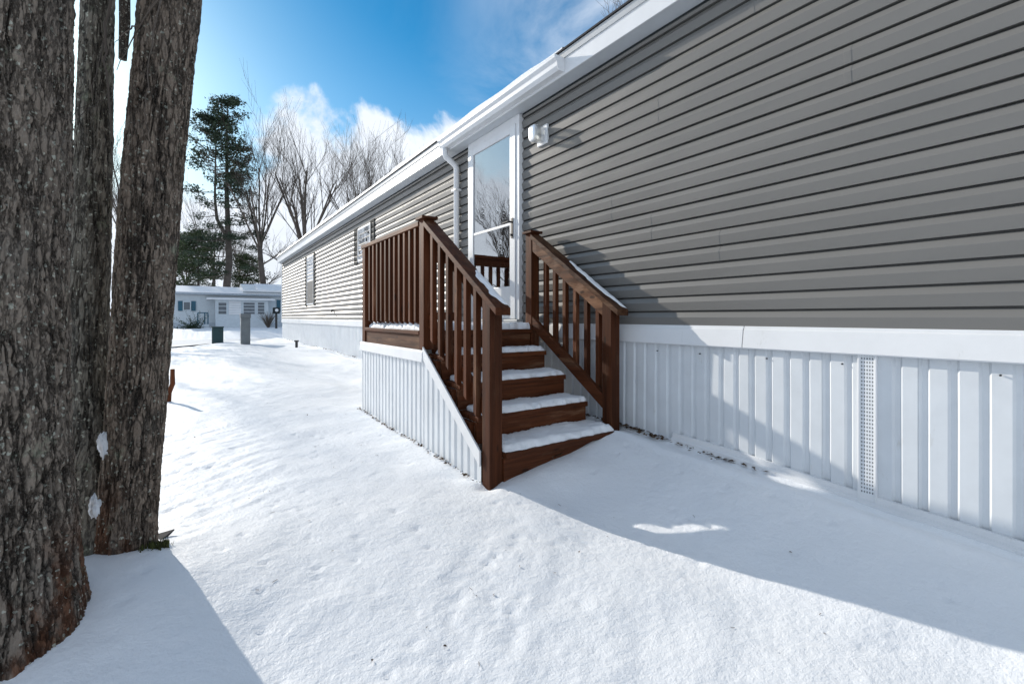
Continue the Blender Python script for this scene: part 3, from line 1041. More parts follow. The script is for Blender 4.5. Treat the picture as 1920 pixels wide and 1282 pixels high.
def rail_snow(x0, x1, ya, yb, label, seed):
    n, m_ = 44, 9
    P = np.zeros((n, m_, 3))
    for i in range(n):
        t_ = i / (n - 1); y = ya + (yb - ya) * t_
        zb = RB + .0475 + (y - 2.31) * SLP
        w = math.sin(math.pi * t_) ** .35 * (.75 + .4 * float(vn(np.array([y * 22.]), np.array([0.]), s=seed)[0]))
        hh = .013 * math.sin(math.pi * t_) ** .3 * (.6 + .8 * float(vn(np.array([y * 30.]), np.array([3.]), s=seed)[0]))
        for k in range(m_):
            u = k / (m_ - 1)
            x = x1 - (x1 - x0) * w * (1 - u)
            P[i, k] = (x, y, zb + hh * math.sin(math.pi * u) ** .5)
    return tag(grid_obj('rail_snow', P, M['snow']), label, 'snow', 'snow lying on the wooden steps')


rail_snow(XL0 + .035, XL1 + .008, 2.26, 2.62, 'strip of snow on the lower end of the left handrail', 3)
rail_snow(XR0 + .035, XR1 + .008, 2.25, 2.86, 'strip of snow on the lower end of the handrail nearest the wall', 8)


# ------------------------------------------------------------------ the tree at the viewer's side
def stem(name, cen, rad, zs, mat, parent, nseg, dz, depth, freq, seed, flare=0.0, label=None):
    """cen: list of (z,x,y); rad: list of (z,r)"""
    za = np.arange(zs[0], zs[1], dz)
    cz = [c[0] for c in cen]
    cx = np.interp(za, cz, [c[1] for c in cen]); cy = np.interp(za, cz, [c[2] for c in cen])
    rr = np.interp(za, [r[0] for r in rad], [r[1] for r in rad])
    a = np.linspace(0, 2 * math.pi, nseg, endpoint=False)
    A, Z = np.meshgrid(a, za)
    Rr = np.repeat(rr[:, None], nseg, 1)
    X = np.cos(A); Y = np.sin(A)
    # slow lobes and root flare
    lob = (fbm(X * 1.3 + 5, Y * 1.3, Z * .7, s=seed, o=3) - .5) * .22
    fl = flare * np.exp(-(Z - (H - 1.03)) / .22) * (.55 + .9 * vn(X * 1.9 + 3, Y * 1.9, Z * .5, s=seed + 2))
    Rr = Rr * (1 + lob * .6) + fl * rr[:, None]
    f = freq
    wx = (fbm(X * f * .9, Y * f * .9, Z * 7, s=seed + 5, o=4) - .5) * 1.3
    n1_ = fbm(X * f + wx, Y * f - wx, Z * 2.4 + wx, s=seed + 11, o=4, g=.62)
    rid = 1 - np.abs(2 * n1_ - 1) * 5.0
    crack = ss(rid, .25, 1.0) * (.35 + .65 * ss(vn(X * 3 + 7, Y * 3, Z * 5, s=seed + 23), .25, .6))
    n2_ = fbm(X * f * 2.9 - wx, Y * f * 2.9, Z * 22 + wx, s=seed + 17, o=4, g=.65)
    rid2 = ss(1 - np.abs(2 * n2_ - 1) * 6.0, .3, 1)
    n3_ = fbm(X * f * 7, Y * f * 7, Z * 60, s=seed + 29, o=3, g=.6)
    n4_ = fbm(X * f * .7 + 2, Y * f * .7, Z * 3.0, s=seed + 37, o=2)
    hgt = -crack * depth - rid2 * depth * .42 + (n2_ - .5) * depth * .8 + (n3_ - .5) * depth * .8 + (n4_ - .5) * depth * 1.0
    Rr = Rr + hgt
    P = np.stack([cx[:, None] + X * Rr, cy[:, None] + Y * Rr, Z + 0 * A], 2)
    o = grid_obj(name, P, mat, parent, wrap=True)
    att = o.data.attributes.new('crack', 'FLOAT', 'POINT')
    att.data.foreach_set('value', np.clip((1 - np.maximum(crack, rid2 * .6)) * (.55 + .9 * n3_), 0, 1).ravel())
    if label: o['label'] = label
    return o


tree = thing('multi_stem_tree', 'rough barked tree with three close stems standing in snow opposite the steps', 'tree', (-.35, 2.2, H - 1.03))
TOPZ = H + 5.2
cenA = [(H - 1.2, -.53, 1.99), (H, -.535, 2.0), (H + 1.5, -.515, 1.99), (TOPZ, -.62, 1.8)]
stem('trunk', cenA, [(H - 1.2, .235), (H - .6, .215), (H + 1.5, .20), (TOPZ, .15)], (H - 1.2, TOPZ), M['bark_a'], tree, 420, .0075, .012, 4.4, 3, flare=.17)
cenB = [(H - 1.2, -.315, 2.50), (H - .1, -.365, 2.575), (H + 1.3, -.335, 2.58), (TOPZ, -.25, 2.7)]
stem('trunk', cenB, [(H - 1.2, .13), (H - .55, .11), (H - .28, .068), (H + .3, .066), (H + 1.3, .055), (TOPZ, .035)], (H - 1.2, TOPZ), M['bark_b'], tree, 170, .009, .006, 2.6, 31, flare=.15, label='thin lichen spotted middle stem')  # hidden foot swollen on purpose to block sun between the stems
cenC = [(H - 1.2, -.232, 2.43), (H - 1.0, -.232, 2.423), (H - .09, -.178, 2.386), (H + .6, -.139, 2.359), (H + 1.3, -.08, 2.318), (TOPZ, .35, 2.25)]
stem('trunk', cenC, [(H - 1.2, .10), (H - .8, .093), (H - .09, .098), (H + 1.3, .100), (TOPZ, .07)], (H - 1.2, TOPZ), M['bark_c'], tree, 300, .0075, .008, 3.6, 57, flare=.10)
# thin dry twigs and a hanging dead limb between the stems
def twig(pts, r, n=6):
    pts = [Vector(p) for p in pts]
    out = []
    for i in range(len(pts) - 1):
        for k in range(5):
            t_ = k / 5
            out.append(pts[i].lerp(pts[i + 1], t_) + Vector((random.uniform(-1, 1), random.uniform(-1, 1), random.uniform(-1, 1))) * .006)
    out.append(pts[-1])
    m_ = MB().tube(out, [r * (1 - .75 * i / (len(out) - 1)) for i in range(len(out))], n)
    return m_.build('twig', M['twig'], tree, smooth=True)


def pt(px, y, Z):
    p = at(px, Z); p.z = H + (595 - y) / 853 * Z
    return p


twig([pt(302, -10, 1.72), pt(265, 45, 1.75), pt(219, 132, 1.85)], .0045)
twig([pt(260, 45, 1.75), pt(236, 60, 1.8), pt(216, 80, 1.9)], .0035)
twig([pt(213, -10, 1.75), pt(196, 60, 1.72), pt(198, 150, 1.7), pt(210, 260, 1.72), pt(222, 380, 1.78), pt(226, 425, 1.8)], .005)
twig([pt(300, -10, 1.68), pt(280, 110, 1.69), pt(272, 200, 1.7), pt(280, 260, 1.7)], .003)
twig([pt(196, 60, 1.72), pt(170, 190, 1.65), pt(125, 225, 1.6)], .002)
twig([pt(205, 180, 1.72), pt(160, 210, 1.65), pt(115, 250, 1.5)], .0018)
twig([pt(135, 330, 1.7), pt(134, 370, 1.75), pt(143, 405, 1.85)], .003)
lm = MB().tube([pt(231, -260, 2.6), pt(233, -60, 2.6), pt(234, 40, 2.6), pt(230, 112, 2.6)], [.03, .026, .026, .019], 10).build('dead_limb', M['bark_c'], tree, smooth=True)
# limbs above the picture's top edge
for (base, tip, r0) in (((-.62, 1.8, TOPZ - .05), (-1.6, 2.6, TOPZ + 3), .14), ((-.62, 1.8, TOPZ - .05), (-.2, .6, TOPZ + 3.2), .11), ((-.25, 2.7, TOPZ - .05), (-.1, 3.7, TOPZ + 2.6), .034),
                        ((.35, 2.25, TOPZ - .05), (1.1, 2.9, TOPZ + 3), .068), ((.35, 2.25, TOPZ - .05), (.2, 1.2, TOPZ + 2.4), .05)):
    b = Vector(base); tpv = Vector(tip)
    pts = [b.lerp(tpv, k / 6) + Vector((random.uniform(-.06, .06), random.uniform(-.06, .06), 0)) * (k > 0) for k in range(7)]
    mbx = MB().tube(pts, [r0 * (1 - .13 * k) for k in range(7)], 8)
    for k in range(2, 7):
        for _ in range(4):
            d = Vector((random.uniform(-1, 1), random.uniform(-1, 1), random.uniform(.1, 1))).normalized() * random.uniform(.6, 1.5)
            mid = pts[k] + d * .5 + Vector((0, 0, .1))
            mbx.tube([pts[k], mid, pts[k] + d], [r0 * .25, r0 * .15, .004], 4)
    mbx.build('limb', M['far_bark'], tree, smooth=True)


def blob(name, c, r, label, seed, mat='snow', cat='snow', group=None):
    n, m_ = 22, 28
    P = np.zeros((n, m_, 3))
    for i in range(n):
        ph = math.pi * i / (n - 1)
        for k in range(m_):
            a = 2 * math.pi * k / m_
            d = np.array([math.sin(ph) * math.cos(a), math.sin(ph) * math.sin(a), math.cos(ph)])
            q_ = .25 + 1.5 * float(fbm(np.array([d[0] * 2.2 + 5]), np.array([d[1] * 2.2]), np.array([d[2] * 2.2]), s=seed, o=4, g=.7)[0])
            P[i, k] = np.array(c) + d * np.array(r) * q_
    o = grid_obj(name, P, M[mat], None, wrap=True)
    return tag(o, label, cat, group)


c_ = pt(195, 832, 1.765); blob('snow_clump', (c_.x, c_.y, c_.z), (.017, .02, .05), 'upper snow clump caught in the crotch between the stems', 5)
c_ = pt(177, 950, 1.72); blob('snow_clump', (c_.x, c_.y, c_.z), (.015, .018, .04), 'lower snow clump caught between the stems near the ground', 6)

# moss and leaf litter at the stem's foot
mb = MB()
for i in range(260):
    x = -.125 + random.gauss(0, .022); y = 2.34 + random.gauss(0, .022)
    z = gz(x, y) - .006
    a = random.uniform(0, 6.28); h_ = random.uniform(.008, .035); w_ = random.uniform(.003, .008)
    dx, dy = math.cos(a), math.sin(a)
    mb.add([(x - dx * w_, y - dy * w_, z), (x + dx * w_, y + dy * w_, z), (x + dy * .01, y - dx * .01, z + h_)], [(0, 1, 2)])
tag(mb.build('moss', M['moss'], fix=False), 'tuft of yellow green moss at the foot of the tree', 'moss', kind='stuff')
# bark shard poking from the snow beside the tree
sh = MB()
p0 = at(293, 1.98); z0 = gz(p0.x, p0.y)
p1 = at(327, 2.02); p2 = at(300, 1.93)
sh.add([(p0.x, p0.y, z0 + .012), (p1.x, p1.y, z0 + .016), (p2.x, p2.y, z0 + .008), (p0.x, p0.y, z0 - .01), (p1.x, p1.y, z0 + .010), (p2.x, p2.y, z0 - .01)], [(0, 1, 2), (3, 5, 4), (0, 3, 4, 1), (1, 4, 5, 2), (2, 5, 3, 0)])
tag(sh.build('bark_shard', M['shingle']), 'dark flat shard sticking out of the snow beside the tree', 'shard')
# little wooden stake
p = at(321, 5.2)
z = gz(p.x, p.y)
st = MB().tube([(p.x - .03, p.y, z - .08), (p.x - .02, p.y, z + .10), (p.x + .012, p.y, z + .20), (p.x + .012, p.y, z + .37)], [.028, .026, .026, .022], 7)
tag(st.build('wooden_stake', M['wood_z']), 'short brown bent stake in the snow behind the tree', 'stake')

# leaves and grit along the skirting and on the snow
mb = MB()
rl = random.Random(5)


def leafq(x, y, s, lift=.004):
    z = gz(x, y) + lift
    a = rl.uniform(0, 6.28); b = rl.uniform(-.6, .6)
    ax, ay = math.cos(a) * s, math.sin(a) * s
    bx, by = -math.sin(a) * s * .55, math.cos(a) * s * .55
    mb.add([(x - ax, y - ay, z), (x - bx, y - by, z + b * s + .002), (x + ax, y + ay, z + .003), (x + bx, y + by, z - b * s * .5 + .004)], [(0, 1, 2, 3)])


for i in range(520):
    y = rl.choice([rl.uniform(2.7, 18), rl.uniform(6, 14), rl.uniform(1.2, 3)]) if i % 4 else rl.gauss(2.25, .2)
    leafq(WX - .035 - abs(rl.gauss(0, .035)), y, rl.uniform(.006, .022), .010)
for i in range(240):
    y = rl.uniform(2.4, 4.9)
    leafq(XL0 - .008 - abs(rl.gauss(0, .018)), y, rl.uniform(.005, .014), .006)
for i in range(120):
    leafq(rl.uniform(-.3, 2.5), rl.uniform(.8, 14), rl.uniform(.003, .009), .003)
for i in range(70):
    x = rl.uniform(-.1, 2.4); y = rl.uniform(.5, 7); a = rl.uniform(0, 6.28); L_ = rl.uniform(.006, .028)
    z = gz(x, y) + .002
    mb.tube([(x, y, z), (x + math.cos(a) * L_, y + math.sin(a) * L_, z + .003)], .0009, 3)
for i in range(30):
    leafq(1.95 + rl.gauss(0, .035), 2.29 + rl.gauss(0, .012), rl.uniform(.008, .018), .02)
tag(mb.build('dead_leaves', M['leaf'], fix=False), 'brown leaf litter along the foot of the skirting', 'leaves', kind='stuff')

# ------------------------------------------------------------------ yard posts
gm = simple('green_utility_paint', (0.010, 0.045, 0.048), 0.5, 0.12)
p = at(408, 16.0)
pb = thing('utility_box', 'short dark green utility box in the snow', 'utility box', (p.x, p.y, gz(p.x, p.y)))
zb = gz(p.x, p.y)
mb = MB().add([(p.x - .17, p.y - .12, zb - .15), (p.x + .17, p.y - .12, zb - .15), (p.x + .17, p.y + .14, zb - .15), (p.x - .17, p.y + .14, zb - .15),
               (p.x - .17, p.y - .10, H - .36), (p.x + .17, p.y - .10, H - .36), (p.x + .17, p.y + .12, H - .36), (p.x - .17, p.y + .12, H - .36)],
              [(0, 3, 2, 1), (4, 5, 6, 7), (0, 1, 5, 4), (1, 2, 6, 5), (2, 3, 7, 6), (3, 0, 4, 7)])
mb.build('cabinet', gm, pb, .012)
MB().box(p.x - .19, p.x + .19, p.y - .12, p.y + .14, H - .358, H - .32).build('lid', gm, pb, .01)
MB().box(p.x + .04, p.x + .07, p.y - .135, p.y - .122, H - .5, H - .46).build('lock', M['black'], pb)
gm2 = simple('grey_utility_paint', (0.17, 0.19, 0.20), 0.45, 0.1, metal=0.3)
p = at(460, 14.6)
zb = gz(p.x, p.y)
pb = thing('meter_pedestal', 'tall grey electric meter pedestal in the snow', 'pedestal', (p.x, p.y, zb))
MB().box(p.x - .13, p.x + .13, p.y - .12, p.y + .12, zb - .1, H - .02).build('housing', gm2, pb, .01)
MB().box(p.x - .145, p.x + .145, p.y - .14, p.y + .135, H - .02, H + .12).build('hood', gm2, pb, .01)
MB().box(p.x - .11, p.x + .11, p.y - .128, p.y - .122, H - .52, H - .08).build('cover', gm2, pb, .004)
p = at(556, 12.4)
zb = gz(p.x, p.y)
pb = thing('vent_pipe', 'short white pipe with a black cap beside the skirting', 'pipe', (p.x, p.y, zb))
MB().tube([(p.x, p.y, zb - .06), (p.x, p.y, zb + .16)], .035, 12).build('pipe', M['black'], pb)
MB().tube([(p.x, p.y, zb + .16), (p.x, p.y, zb + .165), (p.x, p.y, zb + .20)], [.035, .062, .058], 12).build('cap', M['black'], pb)


# ------------------------------------------------------------------ neighbour's home
YN = 38.0


def nb(px, y, Yp=YN):
    th = YAW + math.atan((px - 960) / 853)
    X = Yp * math.tan(th); Z = Yp * CA + X * SA
    return X, H + (595 - y) / 853 * Z


nh = thing('neighbour_home', 'low white mobile home with blue shutters and snowy roof beyond the road', 'mobile home', (nb(330, 612)[0], YN, H - .72))
nwall = simple('pale_blue_siding', (0.60, 0.66, 0.70), 0.5, 0.05)
nblue = simple('blue_shutter_paint', (0.02, 0.11, 0.17), 0.5, 0.1)
ngrey = simple('grey_window', (0.13, 0.15, 0.17), 0.3, 0.15)
nx0, nx1 = nb(312, 600)[0], 10.5
zb, ze = H - .80, nb(400, 553)[1]
wl = MB().box(nx0, nx1, YN, YN + 4.2, zb, ze)
wl.build('wall', nwall, nh)
lap = MB()
z_ = zb + .45
while z_ < ze - .05:
    lap.add([(nx0, YN - .004, z_), (nx1, YN - .004, z_), (nx1, YN - .025, z_ - .12), (nx0, YN - .025, z_ - .12)], [(0, 1, 2, 3)])
    z_ += .125
lap.build('lap_siding', nwall, nh, fix=False)
MB().box(nx0 - .01, nx1, YN - .04, YN - .026, zb, zb + .42).build('skirting', simple('neighbour_skirt', (0.50, 0.56, 0.62), .6), nh)
MB().prism([(YN - .30, ze + .02), (YN - .30, ze + .12), (YN + 2.0, ze + .62), (YN + 4.5, ze + .12), (YN + 4.5, ze + .02)], 'x', nx0 - .25, nx1 + .2).build('roof', M['shingle'], nh)
rs_ = MB().prism([(YN - .32, ze + .125), (YN - .31, ze + .18), (YN + 2.0, ze + .70), (YN + 4.5, ze + .18), (YN + 4.5, ze + .125), (YN + 2.0, ze + .625)], 'x', nx0 - .27, nx1 + .2)
tag(rs_.build('roof_snow', M['snow']), 'snow covering the low roof of the white home beyond the road', 'snow', kind='stuff')
MB().box(nx0 - .27, nx1, YN - .34, YN - .301, ze, ze + .115).build('fascia', simple('neighbour_fascia', (.4, .46, .52), .6), nh)


def nwin(px0, px1, y0, y1, shutters=False, parent=nh, Yp=YN - .03, bars=0):
    xa, zt_ = nb(px0, y0, Yp); xb, zb_ = nb(px1, y1, Yp)
    m1 = MB()
    f = .05
    m1.box(xa, xa + f, Yp - .05, Yp - .001, zb_, zt_); m1.box(xb - f, xb, Yp - .05, Yp - .001, zb_, zt_)
    m1.box(xa + f, xb - f, Yp - .05, Yp - .001, zt_ - f, zt_); m1.box(xa + f, xb - f, Yp - .05, Yp - .001, zb_, zb_ + f)
    for i in range(bars):
        zz_ = zb_ + (zt_ - zb_) * (i + 1) / (bars + 1)
        m1.box(xa + f, xb - f, Yp - .04, Yp - .001, zz_ - .02, zz_ + .02)
    w = m1.build('window', nwall, parent)
    MB().box(xa + f, xb - f, Yp - .02, Yp - .002, zb_ + f, zt_ - f).build('pane', ngrey, w)
    if shutters:
        for a, b in ((xa - .27, xa - .02), (xb + .02, xb + .27)):
            s = MB().box(a, b, Yp - .05, Yp - .002, zb_ - .03, zt_ + .03)
            for i in range(7):
                zz_ = zb_ + (zt_ - zb_) * (i + .5) / 7
                s.box(a + .03, b - .03, Yp - .062, Yp - .051, zz_ - .02, zz_ + .02)
            s.build('shutter', nblue, w)
    return w


nwin(343, 358, 565, 582, True)
nwin(526, 545, 563, 584, True)
# enclosed porch bulging forward
bx0, bx1 = nb(404, 600, YN - 1.2)[0], nb(503, 600, YN - 1.2)[0]
bz = nb(450, 562, YN - 1.2)[1]
MB().box(bx0, bx1, YN - 1.2, YN - .045, zb, bz).build('porch_wall', nwall, nh)
MB().prism([(YN - 1.55, bz - .02), (YN - 1.55, bz + .06), (YN - .045, bz + .22), (YN - .045, bz + .02)], 'x', bx0 - .5, bx1 + .4).build('awning', M['white'], nh)
for a in ((408, 426, 2), (428, 452, 0), (455, 479, 3), (482, 497, 3)):
    if a[2]:
        nwin(a[0], a[1], 566, 590, False, nh, YN - 1.205, a[2])
xa = nb(429, 580, YN - 1.2)[0]; xb = nb(452, 580, YN - 1.2)[0]
jl = MB()
for i in range(6):
    z_ = nb(440, 590, YN - 1.2)[1] + i * .16
    jl.prism([(YN - 1.206, z_), (YN - 1.26, z_ + .01), (YN - 1.206, z_ + .14)], 'x', xa, xb)
jl.build('louvre_window', M['white'], nh)
# second roof section with a raised rib
x2 = nb(455, 545)[0]
MB().prism([(YN - .5, ze + .30), (YN - .5, ze + .38), (YN + 2.2, ze + .98), (YN + 4.0, ze + .38), (YN + 4.0, ze + .30)], 'x', x2, nx1 - .3).build('raised_roof', M['white'], nh)
tag(MB().prism([(YN - .5, ze + .385), (YN - .5, ze + .43), (YN + 2.2, ze + 1.04), (YN + 4.0, ze + .43), (YN + 4.0, ze + .385), (YN + 2.2, ze + .985)], 'x', x2 + .9, nx1 - .3).build('roof_snow', M['snow']), 'snow on the raised roof section at the right of the white home', 'snow', kind='stuff')
MB().box(x2, nx1 - .3, YN - .15, YN - .002, ze + .185, ze + .30).build('raised_wall', nwall, nh)
# small landing with rail at the neighbour's door
sx0, sx1 = nb(362, 605, YN - 2.4)[0], nb(392, 605, YN - 2.4)[0]
ns = thing('porch_steps', 'small blue grey steps with railing at the white home', 'stairs', (sx0, YN - 2.4, H - .75))
for i in range(3):
    MB().box(sx0, sx1, YN - 2.4 + i * .3, YN - 1.3, H - .78 + i * .17 + .003 * i, H - .62 + i * .17).build('step', nwall, ns, .01)
for x in (sx0 + .25, sx1 - .05, (sx0 + sx1) / 2 + .2):
    MB().tube([(x, YN - 1.9, H - .70), (x, YN - 1.9, H + .30)], .035, 6).build('rail_post', nblue, ns)
MB().tube([(sx0 + .25, YN - 1.9, H + .30), (sx1 - .05, YN - 1.9, H + .30)], .03, 6).build('rail', nblue, ns)
# snow free juniper in front
mb = MB()
cx_, cz_ = nb(366, 612, YN - 3.0)
for i in range(34):
    a = random.uniform(math.pi * .22, math.pi * 1.02); L = random.uniform(.7, 1.7)
    d = Vector((math.cos(a), random.uniform(-.4, .4), abs(math.sin(a)) * .9 + .1)).normalized()
    b = Vector((cx_ + random.uniform(-.3, .3), YN - 3.0, H - .75))
    for k in range(16):
        q_ = b + d * L * k / 16
        s_ = .16 * (1 - k / 22)
        for _ in range(3):
            e = Vector((random.uniform(-1, 1), random.uniform(-1, 1), random.uniform(-1, 1))) * s_
            e2 = Vector((random.uniform(-1, 1), random.uniform(-1, 1), random.uniform(-1, 1))) * s_ * .5
            mb.add([q_, q_ + e, q_ + e * .5 + e2], [(0, 1, 2)])
jn = thing('juniper_bush', 'dark spiky evergreen bush beside the steps of the white home', 'bush', (cx_, YN - 3.0, H - .75))
mb.build('foliage', M['needle'], jn, fix=False)
cx2, _ = nb(503, 610, YN - 2.2)
bb = thing('bare_shrub', 'bare twiggy shrub in front of the white home', 'shrub', (cx2, YN - 2.2, H - .75))
mb = MB()
for i in range(90):
    a = random.uniform(0, 6.28); sp = random.uniform(.1, .8)
    b = Vector((cx2, YN - 2.2, H - .78))
    tpv = b + Vector((math.cos(a) * sp, math.sin(a) * sp, random.uniform(.7, 1.25)))
    mid = b.lerp(tpv, .5) + Vector((0, 0, .15))
    mb.tube([b, mid, tpv], [.02, .012, .005], 3)
mb.build('branches', M['twig'], bb, fix=False)
px_, _ = nb(518, 612, YN - 5)
ml = thing('mail_post', 'dark post with a small round meter before the white home', 'post', (px_, YN - 5, H - .80))
zz0 = gz(px_, YN - 5)
MB().tube([(px_, YN - 5, zz0 - .1), (px_, YN - 5, zz0 + .95)], .07, 8).build('post', M['black'], ml)
MB().box(px_ - .2, px_ + .2, YN - 5.14, YN - 4.86, zz0 + .95, zz0 + 1.35).build('box', M['shutter'], ml, .04)
MB().tube([(px_, YN - 5.15, zz0 + 1.17), (px_, YN - 5.22, zz0 + 1.17)], .10, 12).build('dial', M['white'], ml)


# ------------------------------------------------------------------ trees beyond
def grow(mb, p, d, L, r, lvl, rnd, spread, upb, minr=.012, twigs=None):
    n = 4 if lvl > 1 else 3
    pts = [p.copy()]; q = p.copy(); dd = d.copy()
    for i in range(n):
        dd = (dd + Vector((rnd.uniform(-1, 1), rnd.uniform(-1, 1), rnd.uniform(-.5, 1) * upb)) * .05 + Vector((0, 0, upb * .07))).normalized()
        q = q + dd * (L / n)
        pts.append(q.copy())
    r1 = max(r * .52, minr * .6)
    sides = 7 if r > .08 else (4 if r > .03 else 3)
    mb.tube(pts, [r + (r1 - r) * i / n for i in range(n + 1)], sides, caps=False)
    if lvl == 0:
        return
    k = rnd.randint(4, 6) if lvl > 1 else rnd.randint(6, 8)
    for i in range(k):
        t_ = (i + rnd.uniform(.5, 1.2)) / k
        t_ = min(max(t_, .25), 1.0)
        f = t_ * n; j = min(int(f), n - 1); b = pts[j].lerp(pts[j + 1], f - j)
        ax = Vector((rnd.uniform(-1, 1), rnd.uniform(-1, 1), rnd.uniform(-.2, .2))).normalized()
        nd = (dd + ax * spread * rnd.uniform(.7, 1.15) + Vector((0, 0, upb * .30))).normalized()
        rr = (r + (r1 - r) * t_) * rnd.uniform(.42, .6)
        grow(mb, b, nd, L * rnd.uniform(.45, .66), max(rr, minr), lvl - 1, rnd, spread, upb, minr)


def bare_tree(name, label, height, seed, spread=.5, trunk_frac=.28, limbs=5, r0=.28, lean=(0, 0), levels=4, minr=.014):
    rnd = random.Random(seed)
    t = thing(name, label, 'tree', (0, 0, 0), 'bare winter trees beyond the homes')
    tr = MB()
    th = height * trunk_frac
    pts = [Vector((lean[0] * k / 5 * th + rnd.uniform(-.05, .05), lean[1] * k / 5 * th, -.4 + (th + .4) * k / 5)) for k in range(6)]
    tr.tube(pts, [r0 * (1.25 - .1 * k) for k in range(6)], 10)
    tr.build('trunk', M['far_bark'], t, smooth=True)
    cr = MB()
    top = pts[-1]
    for i in range(limbs + 1):
        a = 2 * math.pi * i / limbs + rnd.uniform(-.4, .4)
        s = spread * rnd.uniform(.35, 1.0) if i else .05
        d = Vector((math.cos(a) * s + lean[0] * .6, math.sin(a) * s, 1)).normalized()
        b = pts[-1] if i % 2 == 0 else pts[-2].lerp(pts[-1], rnd.uniform(.2, .9))
        grow(cr, b, d, height * rnd.uniform(.30, .42), r0 * rnd.uniform(.28, .42), levels, rnd, .50, .42, minr)
    for i in range(5):   # side branches low on the trunk
        a = rnd.uniform(0, 6.28)
        b = pts[2].lerp(pts[4], rnd.random())
        grow(cr, b, Vector((math.cos(a), math.sin(a), rnd.uniform(.2, .7))).normalized(), height * .2, r0 * .22, 2, rnd, .6, .3, minr)
    cr.build('crown', M['twig'], t, fix=False, smooth=True)
    return t


def needle_tuft(mb, c, s, rnd, n=22, flat=.5):
    for _ in range(n):
        o = Vector((rnd.gauss(0, .5), rnd.gauss(0, .5), rnd.gauss(0, .5) * flat)) * s
        e = Vector((rnd.uniform(-1, 1), rnd.uniform(-1, 1), rnd.uniform(-.3, .8))).normalized() * s * rnd.uniform(.25, .5)
        e2 = e.cross(Vector((rnd.uniform(-1, 1), rnd.uniform(-1, 1), rnd.uniform(-1, 1)))).normalized() * s * rnd.uniform(.07, .16)
        p = c + o
        mb.add([p - e2, p + e2, p + e], [(0, 1, 2)])


def pine(name, label, height, seed, crown_from=.5, width=3.0, fork=True, dens=1.0, lit='needle'):
    rnd = random.Random(seed)
    t = thing(name, label, 'tree', (0, 0, 0))
    tr = MB(); cr = MB(); br = MB()
    stems = []
    r0 = height * .016
    fz = height * .42
    main = [Vector((rnd.uniform(-.1, .1), rnd.uniform(-.1, .1), -.4 + (height + .4) * k / 10)) for k in range(11)]
    tr.tube(main, [r0 * (1.15 - .105 * k) for k in range(11)], 9)
    stems.append(main)
    if fork:
        b = main[4]
        off = [b + Vector((-.2, 0, .3)), b + Vector((-.85, .1, 1.6)), b + Vector((-1.0, .1, 3.4)), b + Vector((-.9, .1, height * .50))]
        tr.tube([b] + off, [r0 * .5, r0 * .5, r0 * .42, r0 * .3, r0 * .08], 8)
        stems.append([b] + off)
    tr.build('trunk', M['far_bark'], t, smooth=True)
    nb_ = int(95 * dens)
    for i in range(nb_):
        u = (i + rnd.random()) / nb_
        z = height * (crown_from * .45 + (1 - crown_from * .45) * u)
        dense = u > .45
        if not dense and rnd.random() < .35: continue
        stm = stems[rnd.randint(0, len(stems) - 1)]
        zz_ = max(min(z, stm[-1].z - .1), stm[0].z)
        # point on stem at this height
        for a_, b_ in zip(stm[:-1], stm[1:]):
            if a_.z <= zz_ <= b_.z:
                p = a_.lerp(b_, (zz_ - a_.z) / max(b_.z - a_.z, 1e-3)); break
        else:
            p = stm[-1]
        a = rnd.uniform(0, 6.28)
        L = width * (1.0 - .62 * max(0, (u - .45)) / .55) * rnd.uniform(.55, 1.0)
        d = Vector((math.cos(a), math.sin(a), .15 + .75 * max(0, u - .4) + (-.1 if u < .3 else 0))).normalized()
        tipv = p + d * L + Vector((0, 0, -.1 * L if u < .5 else .05 * L))
        mid = p.lerp(tipv, .5) + Vector((0, 0, -.06 * L))
        br.tube([p, mid, tipv], [.055, .035, .012], 3, caps=False)
        for k in range(int((5 if dense else 4) * max(1, L / 2))):
            w = rnd.uniform(.35, 1.0)
            q_ = p.lerp(tipv, w) + Vector((rnd.gauss(0, .28), rnd.gauss(0, .28), rnd.gauss(0, .10)))
            needle_tuft(cr, q_,   .54 if dense else .44, rnd, 34)
    br.build('branches', M['twig'], t, fix=False)
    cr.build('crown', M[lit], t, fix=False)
    return t


def place(t, px, Z, rot=0, sc=1.0, zb=None, label=None):
    p = at(px, Z)
    t.location = (p.x, p.y, (H - .75) if zb is None else zb)
    t.rotation_euler = (0, 0, rot)
    t.scale = (sc,) * 3
    if label: t['label'] = label
    return t


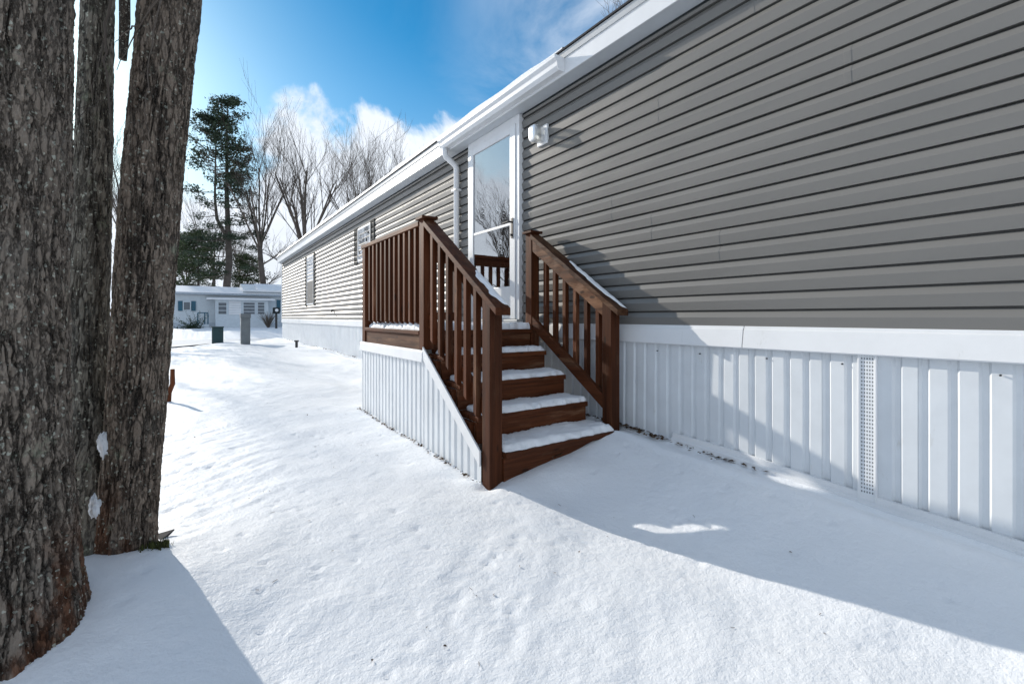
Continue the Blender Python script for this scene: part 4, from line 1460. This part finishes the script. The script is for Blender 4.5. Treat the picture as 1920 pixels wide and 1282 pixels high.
t1 = bare_tree('bare_tree', 'big bare tree with many upright limbs rising behind the far end of the long home', 18.0, 4, .80, .40, 6, .36, levels=3, minr=.009)
t2 = bare_tree('bare_tree', 'bare tree leaning left between the pine and the big bare tree', 17.5, 12, .60, .40, 6, .26, lean=(-.10, 0), levels=3, minr=.009)
t3 = bare_tree('bare_tree', 'slender bare tree against the cloud above the roof', 18.0, 23, .80, .45, 6, .22, levels=3, minr=.009)
place(t1, 572, 42, 0.4)
place(t2, 503, 41, 0.2)
place(t3, 668, 44, 1.0)
cps = [(t3, 745, 46, 2.6, .97, 'bare tree standing right of the slender one above the roof'),
       (t2, 395, 64, 2.2, .95, 'distant bare tree showing through the lower pine branches'),
       (t3, 450, 66, 4.0, .75, 'distant bare tree right of the tall pine trunk'),
       (t1, 350, 70, 3.0, .8, 'distant bare tree at the left above the white home'),
       (t2, 810, 55, 1.2, .9, 'bare tree low behind the long roof, right of the others'),
       (t3, 245, 50, 5.1, 1.1, 'bare tree seen in the narrow gap between the stems')]
for src, px, Z, rot, sc, lab in cps:
    c = copy_tree(src)
    place(c, px, Z, rot, sc, label=lab)
# tall pine and lower evergreens
pn = pine('pine_tree', 'tall forked pine with a dense dark top behind the white home', 19.8, 8, .5, 3.4, True, 1.25)
place(pn, 427, 40, .3)
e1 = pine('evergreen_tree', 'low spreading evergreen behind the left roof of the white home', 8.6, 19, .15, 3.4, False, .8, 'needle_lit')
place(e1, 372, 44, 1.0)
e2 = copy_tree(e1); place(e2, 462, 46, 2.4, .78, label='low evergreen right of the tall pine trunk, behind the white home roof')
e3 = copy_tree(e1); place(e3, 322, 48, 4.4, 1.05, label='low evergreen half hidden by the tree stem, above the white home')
for o in (e1, e2, e3): o['group'] = 'low evergreens behind the white home'
# the branch tips over the near roof
t5 = copy_tree(t3); t5.location = (14.5, 9.5, H - .8); t5.scale = (.80,) * 3; t5.rotation_euler = (0, 0, .8)
t5['label'] = 'bare tree whose twig tips show above the near roof edge'
# trees off to the left that the door glass mirrors and that dapple the yard
lt = [(t2, -6.2, 34.5, 2.7, .62), (t1, -23, 41, 1.0, .8), (t2, -29, 50, 2.0, 1.0), (t3, -24, 34, .4, .8), (t1, -40, 44, 2.2, 1.0), (t2, -20, 11, 3.9, .7), (t3, -13.5, 22, 5.0, .6)]
labs = ['small bare tree beyond the road just left of the white home', 'bare tree across the yard nearest the left of the house row', 'bare tree across the road at the left', 'bare tree at the left edge of the neighbouring lots', 'bare tree far off at the left', 'bare tree in the side yard at the left', 'bare tree leaning over the side yard']
for (src, x, y, rot, sc), lab in zip(lt, labs):
    c = copy_tree(src); c.location = (x, y, H - 1.1); c.rotation_euler = (0, 0, rot); c.scale = (sc,) * 3; c['label'] = lab
e4 = copy_tree(pn); e4.location = (-26, 38, H - 1); e4.rotation_euler = (0, 0, 2); e4['label'] = 'tall pine off to the left of the yard'

S.cycles.max_bounces = 6
S.cycles.transparent_max_bounces = 8
S.cycles.use_denoising = True
